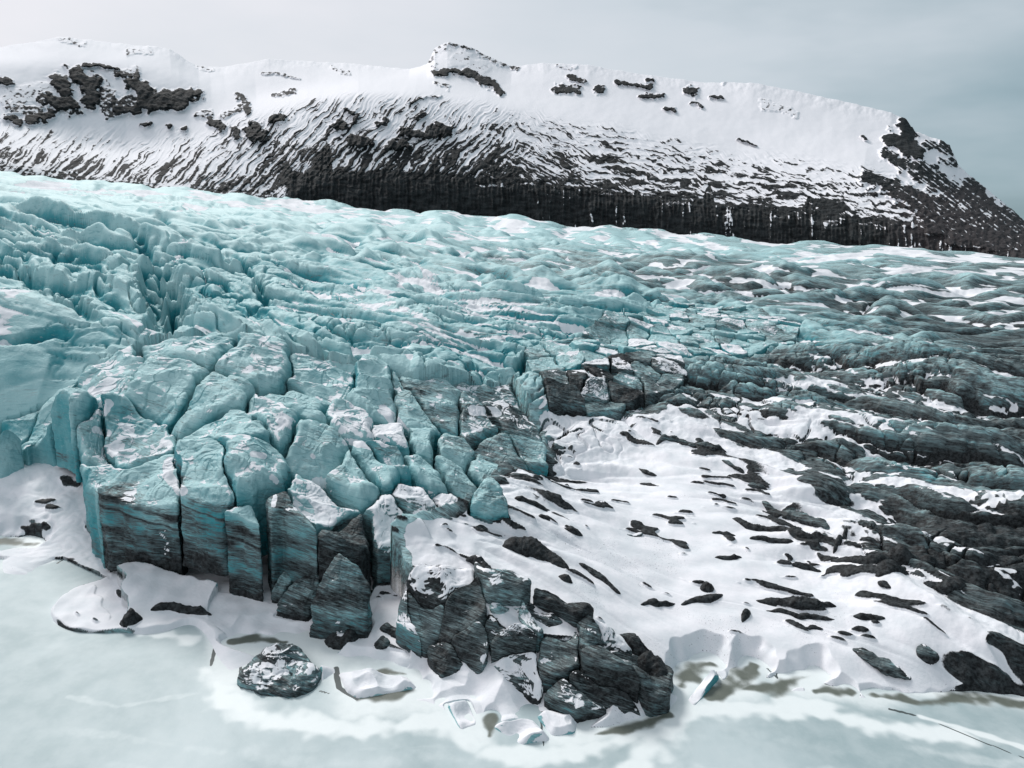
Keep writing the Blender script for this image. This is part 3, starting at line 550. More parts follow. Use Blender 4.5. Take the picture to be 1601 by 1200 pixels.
# ------------------------------------------------------------------ frozen lake
g = G('lake_ice'); P = g.pos()
wa = g.attr('white').outputs['Fac']; ol = g.attr('thin').outputs['Fac']
n1 = g.noise(P, .05, 4, .55, dist=.6); n2 = g.noise(P, .35, 5, .6)
c = g.mix(g.ss(n1, .35, .68), (.30, .385, .40), (.45, .53, .545)); c = g.mix(g.ss(n2, .3, .7, 0, .3), c, (.55, .61, .62))
n3 = g.noise(P, .5, 6, .65); c = g.mix(g.ss(g.math('ADD', wa, g.math('MULTIPLY_ADD', n3, .5, -.25)), .1, 1.), c, (.72, .77, .77)); c = g.mix(g.ss(g.math('ADD', ol, g.math('MULTIPLY_ADD', n3, .8, -.4)), .1, 1.), c, g.mix(n2, (.07, .085, .07), (.16, .175, .15)))
ck = g.attr('crack').outputs['Fac']; c = g.mix(g.ss(ck, .4, .7), c, (.06, .075, .075))
g.put(g.b.inputs['Base Color'], c); g.b.inputs['Roughness'].default_value = .55; g.b.inputs['Specular IOR Level'].default_value = .3
g.bump(g.noise(P, .8, 6, .6), .3, .1)
LAKE = g.m
nt2, nr2 = 1000, 700
tl = np.linspace(R(-60), R(60), nt2); rl = np.r_[np.linspace(8, 46, 30), np.linspace(47, 190, nr2 - 60), np.geomspace(195, 30000, 30)]
LT, LRr = np.meshgrid(tl, rl, indexing='ij'); LX = np.sin(LT) * LRr; LY = np.cos(LT) * LRr; LZ = np.zeros(LX.shape)
wht = np.zeros(LX.shape); thn = np.zeros(LX.shape); crk = np.zeros(LX.shape)
def on0(px, z=0.): return [px2z(u, v, z) for u, v in px]
def stroke(A, px, w, val=1., soft=.6, wob=.4, taper=0.):
    P_ = on0(px); d, s = seg_dist(LX, LY, P_); d = d + w * wob * (perlin(LX / 5, LY / 5, 61) + .7 * perlin(LX / 1.7, LY / 1.7, 63)); d = d / (1 - taper + taper * np.sin(np.pi * np.clip(s, .02, .98)))
    np.maximum(A, val * (1 - sst(w * (1 - soft), w, d)), out=A)
for px, w in [([(330, 1050), (350, 1090), (430, 1130), (560, 1140), (690, 1130), (750, 1165)], 3.2), ([(760, 1175), (860, 1180), (940, 1165), (1040, 1130), (1090, 1110), (1230, 1110), (1300, 1100)], 3.0),
  ([(1040, 1130), (1000, 1180), (960, 1230)], 4), ([(1240, 1100), (1330, 1125), (1430, 1145), (1500, 1150)], 2.6), ([(30, 880), (100, 868), (150, 850)], 2.5), ([(230, 985), (300, 1000)], 2), ([(1440, 1120), (1510, 1140), (1620, 1175)], .8)]:
    stroke(wht, px, w, .95, .9)
for px, w in POOL + [([(225, 972), (265, 978), (290, 972)], .6), ([(170, 900), (185, 950), (200, 985)], .8)]: stroke(thn, px, w * 1.35, 1.0, .95, .45, .6)
for px, w in [([(1450, 1125), (1490, 1140), (1530, 1157), (1601, 1185)], .08), ([(340, 990), (336, 1015), (330, 1040)], .22), ([(525, 1045), (530, 1075), (558, 1093)], .28), ([(845, 1120), (850, 1165)], .12), ([(1210, 1020), (1215, 1060), (1200, 1045)], .16),
  ([(380, 1020), (375, 1050), (388, 1072)], .16), ([(500, 1080), (515, 1084)], .12), ([(150, 855), (120, 862), (90, 880)], .15), ([(1430, 1118), (1390, 1108)], .15)]:
    stroke(crk, px, w * 1.6, 1.0, .7, .5)

for k in range(16):
    rg = random.Random(k + 40); u = rg.uniform(0, 1600); v = rg.uniform(1010 if u < 330 else 1150, 1200); stroke(wht, [(u, v), (u + rg.uniform(60, 200), v + rg.uniform(-25, 30)), (u + rg.uniform(200, 330), v + rg.uniform(-20, 50))], rg.uniform(.6, 2), rg.uniform(.2, .45), .98, .6)

dsh = samp(MAC, LT, np.log(np.maximum(LRr, 50)))
wht = np.maximum(wht, sst(-1.4, .1, dsh) * .9 * sst(-.4, .3, perlin(LX / 9, LY / 9, 62) + .25))
lk = mesh_obj('lake', np.stack([LX, LY, LZ], -1).reshape(-1, 3), grid_faces(nt2, nr2), LAKE, {'white': wht.reshape(-1), 'thin': thn.reshape(-1), 'crack': crk.reshape(-1)})
tag(lk, kind='structure')
print('lake', time.time() - T0)

# ------------------------------------------------------------------ mountains beyond the glacier
g = G('snowy_rock'); P = g.pos()
rk = g.attr('rock').outputs['Fac']; br = g.attr('brown').outputs['Fac']
f1_ = g.noise(P, .12, 6, .68); f2_ = g.noise(P, .035, 5, .6, (1, 1, 3))
m_ = g.math('ADD', rk, g.math('MULTIPLY_ADD', f1_, .9, -.45))
sf = g.ss(m_, .40, .58)
rc = g.mix(g.ss(f2_, .35, .7), (.010, .012, .013), (.034, .039, .041)); rc = g.mix(g.math('MULTIPLY', br, .6), rc, (.05, .042, .044))
g.put(g.b.inputs['Base Color'], g.mix(sf, (.82, .82, .85), rc)); g.b.inputs['Roughness'].default_value = .85; g.b.inputs['Specular IOR Level'].default_value = .15
g.bump(g.math('MULTIPLY', g.noise(P, .05, 7, .68), g.ss(sf, 0, 1, .08, 1.)), .8, 9)
ROCKM = g.m
MC = [(2050, [(-150, 280), (0, 296), (150, 308), (450, 340), (750, 362), (1000, 384), (1300, 408), (1600, 425), (1800, 430)]),
 (2150, [(-150, 240), (0, 252), (150, 275), (250, 290), (380, 300), (430, 302), (460, 285), (600, 280), (700, 283), (800, 290), (900, 302), (1000, 312), (1200, 335), (1400, 352), (1480, 375), (1600, 400), (1800, 420)]),
 (2650, [(-150, 190), (0, 195), (60, 205), (130, 225), (200, 232), (300, 215), (400, 180), (480, 160), (560, 148), (650, 150), (760, 165), (850, 185), (950, 200), (1050, 222), (1150, 243), (1250, 252), (1350, 262), (1420, 285), (1500, 318), (1560, 345), (1600, 365), (1800, 415)]),
 (3050, [(-150, 100), (0, 100), (60, 100), (130, 103), (200, 106), (280, 122), (330, 140), (400, 148), (480, 135), (560, 125), (680, 122), (790, 142), (900, 150), (1000, 165), (1100, 180), (1200, 195), (1300, 210), (1380, 225), (1440, 235), (1500, 290), (1560, 325), (1600, 352), (1800, 412)]),
 (3500, [(-150, 80), (0, 73), (50, 66), (90, 57), (120, 60), (180, 67), (265, 75), (290, 92), (310, 103), (350, 104), (420, 92), (480, 95), (560, 100), (640, 108), (668, 100), (680, 75), (700, 66), (735, 74), (770, 92), (800, 104), (850, 98), (920, 101), (1000, 115), (1100, 128), (1180, 129), (1250, 143), (1330, 160), (1395, 176), (1415, 186), (1430, 205), (1465, 216), (1485, 228), (1498, 258), (1530, 285), (1570, 318), (1600, 343), (1700, 380), (1800, 408)])]
mn = 1800; mt = np.linspace(R(-46), R(47), mn)
prof = []
for r_, ln in MC:
    q = np.array([px2r(u, v, r_) for u, v in ln]); prof.append(np.interp(mt, np.arctan2(q[:, 0], q[:, 1]), q[:, 2]))
prof.append(prof[-1] * .75 + 0); rad_ = [c[0] for c in MC] + [4300]
tk = np.r_[np.linspace(0, 1, 90), np.linspace(1, 2, 150)[1:], np.linspace(2, 3, 110)[1:], np.linspace(3, 4, 110)[1:], np.linspace(4, 5, 20)[1:]]
prof = np.array(prof)
i = np.clip(tk.astype(int), 0, 4); f = (tk - i)[None]
MZ = prof[i].T * (1 - f) + prof[i + 1].T * f; MR = np.array(rad_, float)[i] * (1 - f) + np.array(rad_, float)[i + 1] * f
MR = np.repeat(MR, mn, 0)
def sm_(A, n):
    k = 2 * n + 1; c = np.cumsum(np.pad(A, [(0, 0), (n + 1, n)], 'edge'), axis=1); return (c[:, k:] - c[:, :-k]) / k
j_ = np.searchsorted(tk, 3.96); wS = 1 - sst(3.1, 3.6, tk)[None]
for _ in range(2): MZ = MZ * (1 - wS) + sm_(MZ, 20) * wS; MR = MR * (1 - wS) + sm_(MR, 20) * wS
if 1:
    MT = np.repeat(mt[:, None], len(tk), 1); TK = np.repeat(tk[None], mn, 0)
mx_, my_ = np.sin(MT) * MR, np.cos(MT) * MR
def proj(x, y, z):
    d = np.stack([x, y, z - HC], -1); w = d @ Fv
    return W_ / 2 + F_ * (d @ Rv) / w, H_ / 2 - F_ * (d @ Uv) / w
MU, MV = proj(mx_, my_, MZ)              # bearing and height angle, used as the mountain's own chart
wu = MU + 5 * perlin(MU / 45, MV / 30, 71) + 1.8 * perlin(MU / 13, MV / 11, 72); wv = MV + 5 * perlin(MU / 45, MV / 30, 73) + 3 * perlin(MU / 13, MV / 11, 74)
fin = fbm(MU / 7, MV / 4.5, 87, 4)
# gullied flanks: ribs lean one way on the left, along the beds on the right
def ribs(ln): q = wu + ln * wv; return .8 * perlin(q / 7.5, wv / 48, 75) + .85 * perlin(q / 3.6, wv / 22, 76) + .4 * perlin(q / 1.9, wv / 9, 176)
rib = mix(ribs(.95), ribs(-1.7), sst(740, 860, MU + 60 * perlin(MU / 40, MV / 25, 92)))
stt = perlin(wu / 60, (wv - .115 * wu) / 5.5, 77) + .6 * perlin(wu / 16, (wv - .12 * wu) / 3.2, 78)
pat = fbm(MU / 60, MV / 40, 79, 3)
rgt = sst(800, 950, MU)
top_ = np.clip((TK - 1) / 1.0, 0, 1.3)
bias = mix(mix(.0, -.62, sst(.25, 1.0, top_)), mix(.34, -.52, sst(.0, 1.0, top_)), sst(380, 480, MU))
bias = mix(bias, mix(.28, -.50, top_ ** 1.0), rgt)
gul = mix(.95 * rib, .42 * rib + .80 * stt, rgt) + .45 * pat + .55 * fin
mB = sst(.9, 1.08, TK) * (1 - sst(1.9, 2.35, TK + .25 * pat))
rock = mix(-.7, gul + bias, mB)
# the black wall at the foot with ice curtains hanging in it
wall = sst(425, 470, wu) * (1 - sst(1.0 + .5 * sst(.2, .9, perlin(MU / 30, MV * 0, 81)), 1.12 + .5 * sst(.2, .9, perlin(MU / 30, MV * 0, 81)), TK))
cur = perlin((MU + .5 * wu) / 7.5, MV / 60, 82) + .55 * perlin(MU / 3.2, MV / 14, 83) + .5 * fin
curt = sst(.42, 1.0, cur + .5 * sst(0, .6, perlin(MU / 35, MV * 0 + 3, 84))) * sst(700, 900, MU)
rock = mix(rock, .75 - curt * .85 - .75 * sst(.55, 1.0, TK) * sst(.0, .6, stt) * sst(600, 760, MU), wall)
foot = (1 - sst(425, 470, wu)) * (1 - sst(.9, 1.1, TK)); rock = mix(rock, .05 + .8 * rib * .6 + .7 * fin + .5 * pat, foot)
BL_ = [([(88, 122), (102, 142)], 12, .9), ([(118, 118), (142, 130), (140, 158)], 15, 1.1), ([(80, 158), (108, 166)], 13, 1.1), ([(130, 101), (185, 107)], 3, 1), ([(150, 132), (172, 155)], 15, .35), ([(210, 130), (225, 145)], 13, 1),
 ([(224, 162), (285, 160)], 13, 1.2), ([(285, 153), (312, 145)], 7, 1), ([(182, 170), (214, 172)], 8, .9), ([(60, 150), (82, 166)], 9, .6), ([(150, 138), (168, 172)], 11, .55), ([(180, 118), (215, 117)], 5, .7), ([(170, 160), (215, 160)], 9, .6), ([(230, 148), (300, 148)], 9, .8), ([(15, 165), (60, 172)], 8, .5), ([(100, 172), (130, 176)], 5, .6), ([(310, 180), (330, 175)], 6, .5), ([(45, 183), (80, 183)], 9, .9), ([(12, 182), (28, 192)], 7, .9), ([(2, 128), (20, 128)], 5, .9), ([(20, 152), (70, 142)], 16, .3),
 ([(180, 115), (210, 112)], 8, .35), ([(330, 190), (346, 198)], 8, .9), ([(350, 178), (372, 170)], 7, .5), ([(366, 205), (371, 214)], 6, .9), ([(388, 206), (400, 212)], 8, .9), ([(262, 198), (266, 196)], 5, .9), ([(222, 196), (232, 195)], 4, .8), ([(288, 200), (292, 200)], 4, .8),
 ([(370, 150), (392, 172)], 5, .7), ([(410, 115), (470, 124)], 2.2, .45), ([(520, 108), (545, 112)], 4, .4), ([(430, 148), (460, 145)], 4, .6), ([(428, 186), (440, 186)], 7, .95), ([(400, 195), (410, 210)], 9, .8),
 ([(524, 196), (536, 198)], 8, .95), ([(552, 197), (556, 180)], 4, .9), ([(553, 220), (580, 226)], 9, 1), ([(615, 226), (632, 228)], 10, 1), ([(630, 206), (664, 208)], 6, .9), ([(672, 206), (700, 205)], 9, 1), ([(686, 197), (692, 200)], 6, 1), ([(540, 172), (548, 176)], 5, .9), ([(655, 185), (663, 178)], 3, .9), ([(590, 192), (600, 190)], 6, .8),
 ([(640, 160), (690, 148)], 2, .5), ([(679, 100), (672, 85), (690, 72)], 7, .35), ([(681, 112), (735, 117)], 6, .95), ([(735, 118), (765, 128), (783, 144)], 6, .9), ([(700, 68), (740, 78), (810, 112)], 3, .45), ([(715, 90), (750, 105)], 16, .22), ([(680, 128), (700, 138)], 4, .4),
 ([(868, 138), (902, 140)], 7, .75), ([(935, 138), (940, 138)], 7, .75), ([(962, 130), (1020, 138)], 4, .9), ([(890, 122), (915, 129)], 3, .7), ([(1000, 152), (1036, 149)], 3.5, .85), ([(1076, 138), (1086, 142)], 8, .9), ([(1112, 152), (1124, 152)], 4, .9), ([(1040, 169), (1056, 172)], 4.5, .8), ([(1082, 162), (1096, 168)], 4, .7), ([(1014, 127), (1024, 128)], 4, .8),
 ([(1130, 128), (1140, 124)], 4, .4), ([(1195, 163), (1240, 176)], 7, .3), ([(870, 105), (900, 110)], 3, .35), ([(1155, 218), (1182, 227)], 1.8, .8), ([(1346, 214), (1351, 220)], 3, 1), ([(95, 62), (135, 66)], 4, .35), ([(200, 82), (235, 78)], 5, .3), ([(310, 105), (330, 110)], 3, .3),
 ([(1417, 190), (1424, 225)], 14, 1.2), ([(1392, 216), (1432, 236)], 14, 1.2), ([(1384, 242), (1440, 272)], 11, .8), ([(1450, 224), (1486, 236)], 8, .8), ([(1468, 250), (1496, 255)], 7, .7), ([(1440, 268), (1520, 322)], 17, .85), ([(1510, 295), (1610, 368)], 22, .95),
 ([(1355, 278), (1450, 315), (1610, 375)], 15, .9), ([(1460, 340), (1610, 390)], 26, .95), ([(1395, 300), (1480, 345)], 12, .9), ([(1620, 360), (1800, 412)], 40, 1.)]
blob = np.zeros(MU.shape)
for ln, rd, st in BL_:
    P_ = np.array(ln, float); c0, c1 = P_.min(0) - rd * 2.5, P_.max(0) + rd * 2.5
    w = np.s_[np.searchsorted(MU[:, 200], c0[0] - 25):np.searchsorted(MU[:, 200], c1[0] + 25), :]
    d, s = seg_dist(wu[w], wv[w], P_ + 0.0); d = d + rd * .9 * fbm(MU[w] / (rd * 1.1 + 3), MV[w] / (rd * .7 + 2.5), 85, 3)
    m = 1 - sst(rd * .55, rd * 1.25, d); blob[w] = np.maximum(blob[w], m * st)
str_ = sst(-.1, .5, perlin((MU - 1.4 * MV) / 5, (MV + MU * .5) / 40, 86)) * sst(1300, 1400, MU)
bv = -.60 + 1.25 * blob + .75 * fin * (1 - .5 * sst(.9, 1.1, blob)) + .2 * perlin((MU + 1.2 * MV) / 6, MV / 14, 91)
bv = bv - .5 * str_ * (1 - sst(.95, 1.1, blob))
rock = np.maximum(rock, np.where(blob > .03, bv, -.7))
rock = .5 + .9 * np.clip(rock, -.6, .7)
brown = sst(1340, 1450, MU) * sst(270, 310, MV)
# relief
ribd = 6 * rib * mB * (1 - .5 * rgt) + 8 * cur * wall + 5 * stt * mB * rgt
MRd = MR - 30 * np.clip(blob, 0, 1) - ribd + (6 + 6 * (TK < 1)) * fbm(MU / 40, MV / 28, 88, 3)
MZd = MZ + sst(3.4, 4, TK) * 5 * fbm(MU / 18, MV / 18, 89, 3) + 5 * sst(.35, .7, rock) * fbm(MU / 9, MV / 6, 90, 3)
mm = np.stack([np.sin(MT) * MRd, np.cos(MT) * MRd, MZd], -1).reshape(-1, 3)
FM = grid_faces(mn, len(tk))[:, ::-1]
tag(mesh_obj('mountain', mm, FM, ROCKM, {'rock': rock.reshape(-1), 'brown': brown.reshape(-1)}), kind='structure')
print('mountain', time.time() - T0)

# ------------------------------------------------------------------ ice blocks, ridges and slabs as things
def chaikin(P, n=2):
    for _ in range(n):
        Q = np.roll(P, -1, 0); P = np.stack([P * .9 + Q * .1, P * .1 + Q * .9], 1).reshape(-1, P.shape[1])
    return P
def resample(P, n):
    Q = np.vstack([P, P[:1]]); L_ = np.r_[0, np.cumsum(np.linalg.norm(np.diff(Q[:, :2], axis=0), axis=1))]
    t = np.linspace(0, L_[-1], n + 1)[:-1]; return np.stack([np.interp(t, L_, Q[:, k]) for k in range(Q.shape[1])], 1), L_[-1]
def normals_of(A):                       # A: rings x n x 3, closed in n
    du = np.roll(A, -1, 1) - np.roll(A, 1, 1); dv = np.gradient(A, axis=0); n = np.cross(du, dv)
    return n / (np.linalg.norm(n, axis=-1, keepdims=True) + 1e-9)
PATCH = [([(265, 722), (262, 742), (285, 768)], 9), ([(168, 706), (183, 700)], 13), ([(160, 640), (168, 632)], 11), ([(145, 612), (175, 600)], 9), ([(255, 832), (262, 870)], 5), ([(502, 760), (500, 785), (512, 812)], 17), ([(458, 815), (472, 828)], 8),
 ([(440, 655), (455, 662)], 11), ([(195, 668), (205, 672)], 6), ([(150, 672), (170, 676)], 6), ([(575, 660), (600, 690)], 10), ([(540, 690), (600, 700)], 6), ([(600, 640), (640, 680)], 9), ([(740, 640), (775, 645)], 9), ([(40, 606), (56, 618)], 3.5), ([(600, 820), (640, 835)], 16),
 ([(660, 770), (690, 785)], 9), ([(395, 710), (412, 712)], 5), ([(425, 745), (432, 752)], 5), ([(760, 1030), (800, 1042)], 9), ([(430, 1052), (448, 1050)], 5), ([(488, 712), (490, 714)], 3.5), ([(430, 775), (428, 790)], 4), ([(528, 975), (532, 990)], 5)]
def finish(name, A, S, closed_top=True, seed=0, amp=1.0):
    nr, n = A.shape[:2]
    nn = normals_of(A); sz = S['size']; x, y, z = A[..., 0], A[..., 1], A[..., 2]
    sc_ = max(sz / 9, .35)
    rr = np.maximum(S['edge'], .0)
    disp = amp * (.95 * sc_ * fbm3(x / (3.2 * sc_), y / (3.2 * sc_), z / (4.5 * sc_), seed, 3) + .10 * fbm3(x / .7, y / .7, z / .45, seed + 9, 2))
    # flat fracture facets and thin layered ledges
    q = fbm3(x / (5 * sc_), y / (5 * sc_), z / (5 * sc_), seed + 4, 1); disp += amp * .9 * sc_ * (np.round(q * 3) / 3 - q) * 1.0
    side = 1 - np.abs(nn[..., 2]); disp += .09 * amp * side * vnoise3(x / 9, y / 9, z * 2.6 + .1 * x, 77)
    cz_ = vnoise3(x / (4.2 * sc_) + 9, y / (4.2 * sc_), z / (9 * sc_), seed + 12); disp -= amp * .38 * min(sc_, 1.2) * (1 - sst(.0, .07, np.abs(cz_))) + amp * .16 * (1 - sst(0, .05, np.abs(vnoise3(x / 2.1, y / 2.1, z / 1.1, seed + 13))))
    disp += amp * .35 * sc_ * (np.abs(vnoise3(x / (2.2 * sc_), y / (2.2 * sc_), z / (3 * sc_), seed + 14)) - .4)
    A = A + nn * (disp * rr)[..., None]
    nn = normals_of(A); x, y, z = A[..., 0], A[..., 1], A[..., 2]
    nz = nn[..., 2] * (1 if nn[-2, :, 2].mean() > 0 else -1)
    fr = fbm(x / 3.5, y / 3.5, 200 + seed, 3)
    sn = -.24 + S.get('snow', 0) * .95 + .5 * fr + 1.1 * (nz - .86) ; sn = sst(-.02, .16, sn) * sst(.35, .62, nz)
    u, v = proj(x, y, z); nzp = .3 * vnoise3(x / 1.3, y / 1.3, z / 1.3, 5)
    for ln, rd in PATCH:
        if u.min() - 30 < ln[0][0] < u.max() + 30 and v.min() - 30 < ln[0][1] < v.max() + 30:
            d, s = seg_dist(u, v, ln); sn = np.maximum(sn, (1 - sst(.75, 1.05, d / rd + nzp)) * sst(.12, .3, nz))
    hf = np.clip((z - S['zb']) / max(S['zt'] - S['zb'], .5), 0, 1.3)
    di = S.get('dirt', .3) + .25 * vnoise3(x / 8, y / 8, z / 2, 31) + .22 * (1 - sst(0, .35, hf))
    if S.get('band'):
        zz = hf + .012 * (x - S['x0']) + .03 * vnoise3(x / 4, y / 4, z / 4, 8)
        di = di + .10 * side + .40 * np.exp(-((zz - .80) / .05) ** 2) + .5 * np.exp(-((zz - .66) / .018) ** 2) + .22 * (1 - sst(.02, .22, zz)) + .20 * (1 - sst(.5, .8, zz)) - .35 * sst(.86, 1.0, zz) + .22 * vnoise3(x / 2.5, y / 2.5, z / 1.2, 55)
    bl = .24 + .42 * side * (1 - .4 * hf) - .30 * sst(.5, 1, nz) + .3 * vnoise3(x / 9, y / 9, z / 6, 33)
    fl = np.stack([z * 2.2 + .25 * y + .1 * x, x * 1.6, y * 1.6], -1) if S.get('band') or sz > 14 else np.stack([1.8 * (z + .5 * y) + .5 * x, x * 1.8, z * 1.5], -1)
    V_ = A.reshape(-1, 3); a = np.arange(nr * n).reshape(nr, n); b_ = np.roll(a, -1, 1)
    F_a = np.stack([a[:-1], b_[:-1], b_[1:], a[1:]], -1).reshape(-1, 4)
    o = mesh_obj(name, V_, F_a, ICE, {'snow': sn.reshape(-1), 'dirt': di.reshape(-1), 'blue': bl.reshape(-1), 'flow': fl.reshape(-1, 3)})
    return o
def build_block(S, seed):
    P0 = S['P']; size = np.linalg.norm(P0[:, :2] - P0[:, :2].mean(0), axis=1).mean(); S['size'] = size
    Pc = chaikin(P0[:, :2], 2); small = S.get('small')
    n = int(np.clip(size * 26, 60, 300)); P, per = resample(Pc, n); c = P.mean(0); P = c + (P - c) * 1.07
    cz = lambda x, y: S['zt'] + S['k'] * (y - S['y0']) + S['kx'] * (x - S['x0'])
    H = max(S['zt'] - S['zb'], .6); dep = H + 2.0
    ns_ = int(np.clip(dep * 5.5, 20, 130)); nt_ = int(np.clip(size * 9, 16, 90))
    rho = min(.16, .5 / size + .03) if not small else .3; rd = min(size * rho * (.6 if small else .55), H * .7 + .5)
    rings = []; edge = []
    for q in np.linspace(0, 1, ns_, endpoint=False):
        s = 1.0 + (.05 + .10 * S.get('flare', 1) * min(1, 4 / size)) * (1 - q) ** 2
        X_, Y_ = c[0] + (P[:, 0] - c[0]) * s, c[1] + (P[:, 1] - c[1]) * s
        zt = cz(P[:, 0], P[:, 1]) - rd; zb = np.minimum(S['zb'] - 2.0, zt - .5); rings.append(np.stack([X_, Y_, zb + (zt - zb) * q], -1)); edge.append(np.ones(n))
    dome = .02 * size if not small else .08 * size
    for q in np.linspace(0, 1, nt_):
        ang = q; s = 1 - q ** 1.0; s = max(s, .004)
        t = np.clip((s - (1 - rho)) / rho, 0, 1); drop = rd * (1 - math.sqrt(max(1 - t * t, 0)))
        X_, Y_ = c[0] + (P[:, 0] - c[0]) * s, c[1] + (P[:, 1] - c[1]) * s
        rings.append(np.stack([X_, Y_, cz(X_, Y_) - drop + dome * (1 - s * s) + min(1, 3 * (1 - s)) * (.9 if not small else .2) * (1.2 - 2.2 * np.abs(perlin(X_ / 6 + seed, Y_ / 4.5, 97)) + .5 * perlin(X_ / 2.2, Y_ / 2.2, 98))], -1)); edge.append(np.full(n, min(1, s * 4)))
    A = np.array(rings); S['edge'] = np.array(edge)
    if (P[:, 0] * np.roll(P[:, 1], -1) - np.roll(P[:, 0], -1) * P[:, 1]).sum() < 0: A = A[:, ::-1]; S['edge'] = S['edge'][:, ::-1]
    o = finish(S.get('name', 'ice_block'), A, S, seed=seed, amp=.15 if S.get('cat') == 'ice floe' else (.8 if small else 1.))
    tag(o, S['label'], S.get('cat', 'ice block'), S.get('group'))
    return o
def build_cell(S, seed):
    Pg = S['P']; big = S.get('big'); n = int(np.clip(np.linalg.norm(Pg - np.roll(Pg, 1, 0), axis=1).sum() / (.22 if big else .38), 60, 420))
    P, per = resample(Pg, n); P = jwarp(P); k = np.array([1, 2, 3, 2, 1]) / 9.
    for ax in (0, 1): P[:, ax] = np.convolve(np.r_[P[-2:, ax], P[:, ax], P[:2, ax]], k, 'valid')
    if (P[:, 0] * np.roll(P[:, 1], -1) - np.roll(P[:, 0], -1) * P[:, 1]).sum() < 0: P = P[::-1]
    c = P.mean(0); size = np.linalg.norm(P - c, axis=1).mean(); S['size'] = size
    rg = random.Random(seed); tx, ty = rg.uniform(-.18, .18), rg.uniform(-.12, .16); off = S.get('off', rg.uniform(-1.2, 1.3))
    def cz(x, y, e): return S['htop'](x, y) + off + tx * (x - c[0]) + ty * (y - c[1]) + e * (1.25 if big else .5) * (.7 - 1.9 * np.abs(perlin(x / 11 + seed, y / 7, 97)) + .22 * perlin(x / 2.8, y / 2.8, 98))
    rim = cz(P[:, 0], P[:, 1], .8); zt = float(rim.mean()); S['zt'] = zt
    rd = min(rg.uniform(.7, 2.1) if big and not S.get('band') else (.5 if big else .45), size * .33)
    zb = np.full(n, zt - S['floor'] - 3.5); zb = np.maximum(zb, -1.5) if big else zb; S['zb'] = max(float(zb.mean()) + 2, .5); S['x0'] = c[0]
    H = zt - float(zb.mean()); ns_ = int(np.clip(H * (5 if big else 3), 16, 130)); nt_ = int(np.clip(size * (8 if big else 5), 14, 90)); rings = []; edge = []
    for q in np.linspace(0, 1, ns_, endpoint=False):
        s = 1 + (.05 if not big else .02) * (1 - q) ** 2
        rings.append(np.stack([c[0] + (P[:, 0] - c[0]) * s, c[1] + (P[:, 1] - c[1]) * s, zb + (rim - rd - zb) * q], -1)); edge.append(np.ones(n))
    rho = rd * 1.1 / size; ss_ = np.r_[1 - rho * (1 - np.cos(np.linspace(0, np.pi / 2, 9))), np.linspace(1 - rho, 0.004, nt_)[1:]]
    for s in ss_:
        t = min(max((s - (1 - rho)) / rho, 0), 1); drop = rd * (1 - math.sqrt(max(1 - t * t, 0)))
        X_, Y_ = c[0] + (P[:, 0] - c[0]) * s, c[1] + (P[:, 1] - c[1]) * s
        rings.append(np.stack([X_, Y_, cz(X_, Y_, .8 + min(1, 3 * (1 - s)) * .2) - drop], -1)); edge.append(np.full(n, min(1, s * 4)))
    S['edge'] = np.array(edge); o = finish('ice_block', np.array(rings), S, seed=seed, amp=.55 if big else .6); tag(o, S['label'], 'ice block', S.get('group'))
for i_, S in enumerate(CELLS): build_cell(S, 1000 + i_ * 3)
print('cells', len(CELLS), time.time() - T0)
for i_, S in enumerate(SER): build_block(S, i_ * 3)
print('blocks', time.time() - T0)

